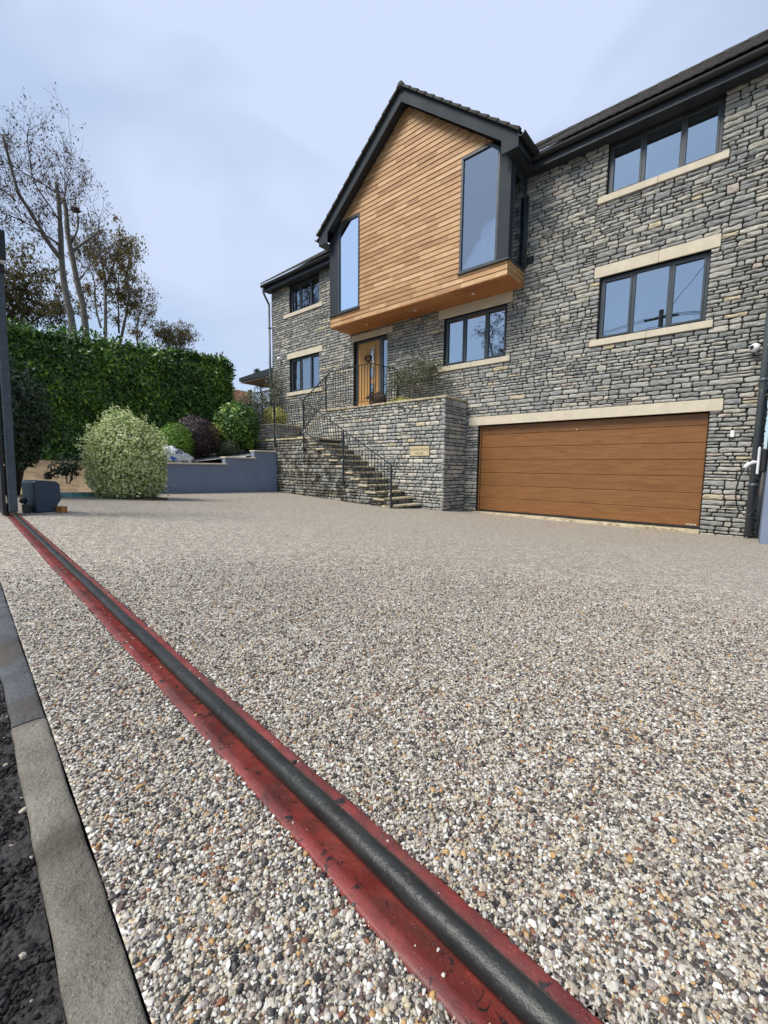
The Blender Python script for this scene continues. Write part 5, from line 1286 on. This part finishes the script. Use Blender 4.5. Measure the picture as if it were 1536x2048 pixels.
G1=[(-25,-6.6,5.0),(-25,-6.5,7.5),(-25,-6.4,9.2)]; G2=[(-25,-6.4,7),(-25,-5.8,8.3),(-25,-5.2,9.6)]; G3=[(-25,-6.5,6.5),(-25,-7.2,8.0),(-25,-7.6,9.6)]; G4=[(-25,-6.5,6.2),(-25,-5.6,7.2),(-25,-4.7,8.0)]
tree('dense rust and olive leaved tree behind the forked trunk',[G1,G2,G3,G4],[(.12,.03),(.08,.02),(.08,.02),(.07,.02)],37,44,leaf_mat('rust_leaf',[(0,(0.08,0.065,0.03)),(.5,(0.14,0.13,0.045)),(1,(0.22,0.17,0.06))],.6,.4),.9,.11,1.4,name='leafy_tree')

# ------------------------------------------------------------------ gate leaf, motor, block
def gate():
    t=thing('sliding_gate',(-5.34,-9.32,.62),'opened black steel sliding gate edge with a tall grey post','gate')
    m=MB(); m.bbox(-5.345,-5.275,-9.305,-9.238,.655,3.20,.006)
    p=m.build('gate_stile',M['gatemetal'],t)
    m=MB(); m.box(-5.62,-5.30,-9.345,-9.320,.64,3.1); [m.box(-5.76-.14*k,-5.735-.14*k,-9.312,-9.285,.72,2.98) for k in range(19)]; m.bbox(-8.4,-5.347,-9.318,-9.270,.645,.72,.004); m.bbox(-8.4,-5.347,-9.318,-9.27,2.98,3.05,.004); m.build('gate_panel',M['black'],t)  # bars along the unseen length, left open so the leaf casts less shadow
    m=MB()
    m.bbox(-5.262,-5.10,-9.30,-9.24,3.06,3.125,.004); m.bbox(-5.13,-5.10,-9.30,-9.24,2.88,3.06,.004); m.bbox(-5.262,-5.23,-9.30,-9.24,2.82,3.06,.004); m.build('guide_bracket',M['black'],t)
    m=MB(); m.tube([(-5.205,-9.27,2.88),(-5.205,-9.27,3.03)],.028,14); m.build('guide_roller',M['white'],t)
    m=MB(); m.tube([(-5.45,-9.30,.640),(-5.45,-9.285,.640)],.03,16); m.build('wheel',M['rail'],t)
    for ch in t.children:      # the leaf leans very slightly out of plumb
        for v in ch.data.vertices: k=(v.co.z-.62)*.020; v.co.x+=.757*k; v.co.y+=.653*k
gate()
def motor():
    t=thing('gate_motor',(-5.57,-8.98,.60),'dark navy sliding gate motor housing beside the gate track','gate motor')
    # frame aligned with the camera facing side
    c=Vector((-5.60,-8.99,.598)); a=Vector((-.06,.21,0)).normalized(); b=Vector((-.21,-.06,0)).normalized()   # a: width, b: depth away
    def pr(poly,d0,d1,m,name):
        mb=MB(); n=len(poly); v=[c+a*x+b*d0+Vector((0,0,z)) for x,z in poly]+[c+a*x+b*d1+Vector((0,0,z)) for x,z in poly]
        mb.add(v,[tuple(range(n)),tuple(range(2*n-1,n-1,-1))]+[(i,i+n,(i+1)%n+n,(i+1)%n) for i in range(n)]); o=mb.build(name,m,t)
        bv=o.modifiers.new('b','BEVEL'); bv.width=.012 if name=='housing' else .003; bv.segments=3; return o
    pr([(-.105,.012),(.095,.012),(.098,.09),(.135,.135),(.128,.305),(.09,.335),(-.085,.35),(-.115,.325)],-.09,.14,M['housing'],'housing')
    pr([(-.11,-.002),(.112,-.002),(.112,.011),(-.11,.011)],-.10,.15,M['sandstone'],'base_plate')
    m=MB(); m.lathe([(.03,0),(.03,.03)],(0,0,0),18); m.v=[tuple(c+a*(-.17)+b*(z_-.02)+Vector((0,0,.14))+a*x_+Vector((0,0,y_))) for x_,y_,z_ in m.v]; m.build('drive_gear',M['rail'],t)
    m=MB(); q=c+a*(-.15); m.bbox(q.x-.03,q.x+.05,q.y-.03,q.y+.03,.60,.70,.004); m.build('gear_bracket',M['rail'],t)
motor()
m=MB(); m.bbox(-5.545,-5.455,-8.885,-8.825,.592,.668,.004); o=m.build('timber_block',M['block']); o.data.transform(Matrix.Translation((-5.5,-8.85,0))@Matrix.Rotation(R(28),4,'Z')@Matrix.Translation((5.5,8.85,0))); tag(o,'small orange timber block on the gravel beside the gate motor','block')

# ------------------------------------------------------------------ small things on the house
def camera_thing(p,label,d=(-.6,-.8,0)):
    t=thing('security_camera',p,label,'security camera','white dome security cameras'); P=Vector(p); dd=Vector(d).normalized()
    m=MB(); m.tube([P,P+Vector((0,-.05,0))],[.06,.05],18); m.build('mount',M['white'],t)
    bm=MB(); rings=[]; c=P+Vector((0,-.10,0)); 
    q=[(c+dd*(.075*math.cos(f)),.075*math.sin(f)) for f in np.linspace(math.pi,.55,12)]
    bm.tube([x for x,_ in q],[max(.002,r) for _,r in q],20); bm.build('head',M['white'],t)
    bm=MB(); bm.tube([c+dd*.062,c+dd*.069],[.037,.034],16); bm.build('lens',M['black'],t)
camera_thing((-.10,.0,3.235),'white dome security camera on the stone wall near the right downpipe')
camera_thing((-13.86,.0,5.16),'white dome security camera at the far left corner of the house')
m=MB(); m.bbox(-.325,-.265,-.05,0.01,1.72,1.84,.006); o=m.build('key_safe',M['steel']); tag(o,'small steel key box on the stone between garage and downpipe','key box')
def charger():
    t=thing('ev_charger',(.16,-.72,1.3),'white wall mounted car charger with a looped black cable','car charger')
    P=Vector((.19,-.78,1.28)); m=MB()
    m.bbox(.10,.199,-.93,-.66,1.09,1.47,.03); m.build('back_box',M['black'],t)
    m=MB(); m.bbox(.072,.105,-.94,-.65,1.06,1.50,.014); m.build('cover',M['white'],t)
    m=MB(); m.tube([(.075,-.82,1.26),(.02,-.84,1.26),(-.03,-.85,1.23),(-.075,-.86,1.16)],[.024,.03,.03,.034],12); m.build('plug',M['white'],t)
    m=MB(); q=[Vector(p) for p in ((-.075,-.86,1.16),(-.13,-.86,.98),(-.15,-.85,.70),(-.10,-.84,.48),(.0,-.84,.38),(.08,-.83,.45),(.12,-.82,.70),(.13,-.81,1.0),(.14,-.80,1.12))]; m.tube(subdiv(q,4),.011,8)
    q=[Vector(p) for p in ((.09,-.84,1.30),(.0,-.86,1.30),(-.03,-.86,1.15),(.0,-.86,1.03),(.08,-.86,1.0),(.13,-.85,1.05))]; m.tube(subdiv(q,4),.011,8); m.build('cable',M['black'],t)
charger()
m=MB(); m.tube([(-9.42+.12*math.sin(a)**3*1.0,.085,4.52+.035*(13*math.cos(a)-5*math.cos(2*a)-2*math.cos(3*a)-math.cos(4*a))/5) for a in np.linspace(0,6.28,40)],.021,8,caps=False); m.tube([(-9.42,.09,4.58),(-9.42,.09,4.72)],.006,6)
o=m.build('heart_wreath',M['bark_dark']); tag(o,'dark heart shaped twig wreath hanging on the oak door','wreath')
# doorstep ornament: a seated shaggy brown animal figure
def ornament():
    t=thing('doorstep_figure',(-8.55,-.38,2.85),'shaggy dark brown animal ornament sitting in front of the door side light','ornament')
    rg=np.random.RandomState(2); c=np.array([-8.52,-.38,3.10]); r=np.array([.25,.17,.26]); V,F=core_blob(c,r,2,.9); 
    c2=np.array([-8.78,-.42,3.22]); r2=np.array([.11,.10,.12]); V2,F2=core_blob(c2,r2,3,.9,18,12); d=rg.normal(size=(2600,3)); d/=np.linalg.norm(d,axis=1)[:,None]
    fur=leafcloud(c+d*r*.9,d/r,.05,.16,3,.8,jit=.3); fur2=leafcloud(c2+d[:700]*r2*.9,d[:700]/r2,.035,.16,4,.8,jit=.3)
    V,F=tris_plus([(V,F),(V2,F2),fur,fur2]); np_mesh('body',V,F,M['wicker'],t)
    m=MB()
    for dx in (-.05,.05): m.tube([(-8.78+dx,-.40,3.31),(-8.79+dx*1.5,-.40,3.40)],[.03,.008],8)
    m.build('ear',M['black'],t)
    m=MB(); m.tube([(-8.86,-.48,3.20),(-8.92,-.53,3.17)],[.05,.03],10); m.build('muzzle',M['wicker'],t)
    m=MB()
    for dx in (-.08,.04): m.tube([(-8.72+dx,-.45,3.05),(-8.76+dx,-.47,2.875)],[.04,.03],8); m.tube([(-8.75+dx,-.47,2.875),(-8.82+dx,-.50,2.87)],[.03,.022],8)
    m.build('paw',M['black'],t)
ornament()
m=MB(); m.bbox(-9.55,-9.05,-.42,.06,2.852,3.00,.01); o=m.build('door_step',M['oak']); tag(o,'orange brown timber step in front of the oak door','step')
# rubble sack on the wall
def sack():
    c=np.array([-11.48,-5.10,1.33]); r=np.array([.24,.50,.24]); V,F=core_blob(c,r,44,1.0,60,34); d=V-c
    k=1+.16*sn(d[:,0],d[:,1],d[:,2],14,5)+.10*sn(d[:,0],d[:,1],d[:,2],34,6)+.05*sn(d[:,0],d[:,1],d[:,2],70,7); sl_=np.clip(1-.42*np.clip((V[:,1]-c[1])/.5,-.2,1),.3,1.1); V=c+d*k[:,None]; V[:,2]=c[2]-.2+(V[:,2]-c[2]+.2)*sl_; V[:,2]=np.maximum(V[:,2],1.165)
    t=thing('rubble_sack',(-11.48,-5.1,1.17),'crumpled white and blue plastic sack lying on the garden wall','sack'); np_mesh('sack_body',V,F,M['bag'],t,True)
    m=MB(); 
    n=8; vv=[];ff=[]
    for i in range(n+1):
        for j in range(5):
            a=i/n; y=-5.30+.16*a; z=1.26+.17*(j/4)-.02*a; vv.append((-11.245-.03*math.sin(3.1*j/4)*0+.012*math.sin(i*1.3+j)-.10*(j/4)**2,y,z))
    ff=[(i*5+j,(i+1)*5+j,(i+1)*5+j+1,i*5+j+1) for i in range(n) for j in range(4)]; m.add(vv,ff,True); m.build('blue_print',M['blue'],t)
sack()
m=MB(); m.lathe([(.07,0),(.10,.05),(.11,.13),(.09,.15),(.085,.13)],(-12.0,-1.5,LZ-.01),16); o=m.build('glazed_bowl',M['greenpot']); tag(o,'small green glazed bowl on the landing behind the railing','bowl')

# ------------------------------------------------------------------ what the windows mirror, across the road
def utility():
    t=thing('utility_pole',(-4.4,-18.2,.5),'wooden utility pole with overhead wires, mirrored in the garage side window','utility pole')
    m=MB(); m.tube([(-4.4,-18.2,.4),(-4.4,-18.2,9.9)],[.15,.11],12); m.build('pole',M['bark_dark'],t)
    m=MB(); m.bar((-5.2,-18.2,9.5),(-3.6,-18.2,9.5),.09,.10); m.build('cross_arm',M['bark_dark'],t)
    m=MB()
    for z,x,dz in ((9.6,-5.1,0),(9.6,-4.4,.1),(9.6,-3.7,0),(9.1,-4.4,-.1)):
        for e in ((-26,-19.5,9.4+dz),(14,-17.0,9.3+dz)):
            q=[Vector((x,-18.2,z)).lerp(Vector(e),f)-Vector((0,0,2.2*f*(1-f))) for f in np.linspace(0,1,14)]; m.tube(q,.014,5)
    for e in ((-3,-.5,8.2),(2,-8,13.5)): 
        q=[Vector((-4.4,-18.2,9.4)).lerp(Vector(e),f)-Vector((0,0,1.0*f*(1-f))) for f in np.linspace(0,1,14)]
        if e[1]<-5: m.tube(q,.012,5)
    m.build('wire',M['black'],t)
utility()
T1=[(-11.2,-12.6,1.0),(-11.1,-12.6,4.0),(-10.9,-12.6,6.5),(-10.7,-12.7,8.6)]; T2=[(-11,-12.6,5.0),(-10.2,-12.7,7.0),(-9.5,-12.9,9.0)]; T3=[(-11.0,-12.6,5.5),(-11.8,-12.6,7.2),(-12.4,-12.5,8.8)]; T4=[(-10.9,-12.6,6.2),(-10.3,-12.3,7.8),(-10.2,-12.2,9.6)]
tree('bare roadside tree mirrored in the window beside the front door',[T1,T2,T3,T4],[(.16,.05),(.08,.03),(.08,.03),(.07,.02)],51,20,M['brownleaf'],.5,.09,1.1,name='roadside_tree',grp='trees across the road')
T1=[(-23,-13,1.0),(-23,-13,3.0),(-23,-13,5.2)]; T2=[(-23,-13,2.5),(-24,-13,3.8),(-24.6,-13,4.8)]; T3=[(-23,-13,2.5),(-22,-13,3.8),(-21.5,-13,4.9)]
tree('round leafy tree mirrored in the lower far left window',[T1,T2,T3],[(.2,.06),(.1,.04),(.1,.04)],52,26,M['olive'],1.2,.13,1.1,name='roadside_tree',grp='trees across the road')
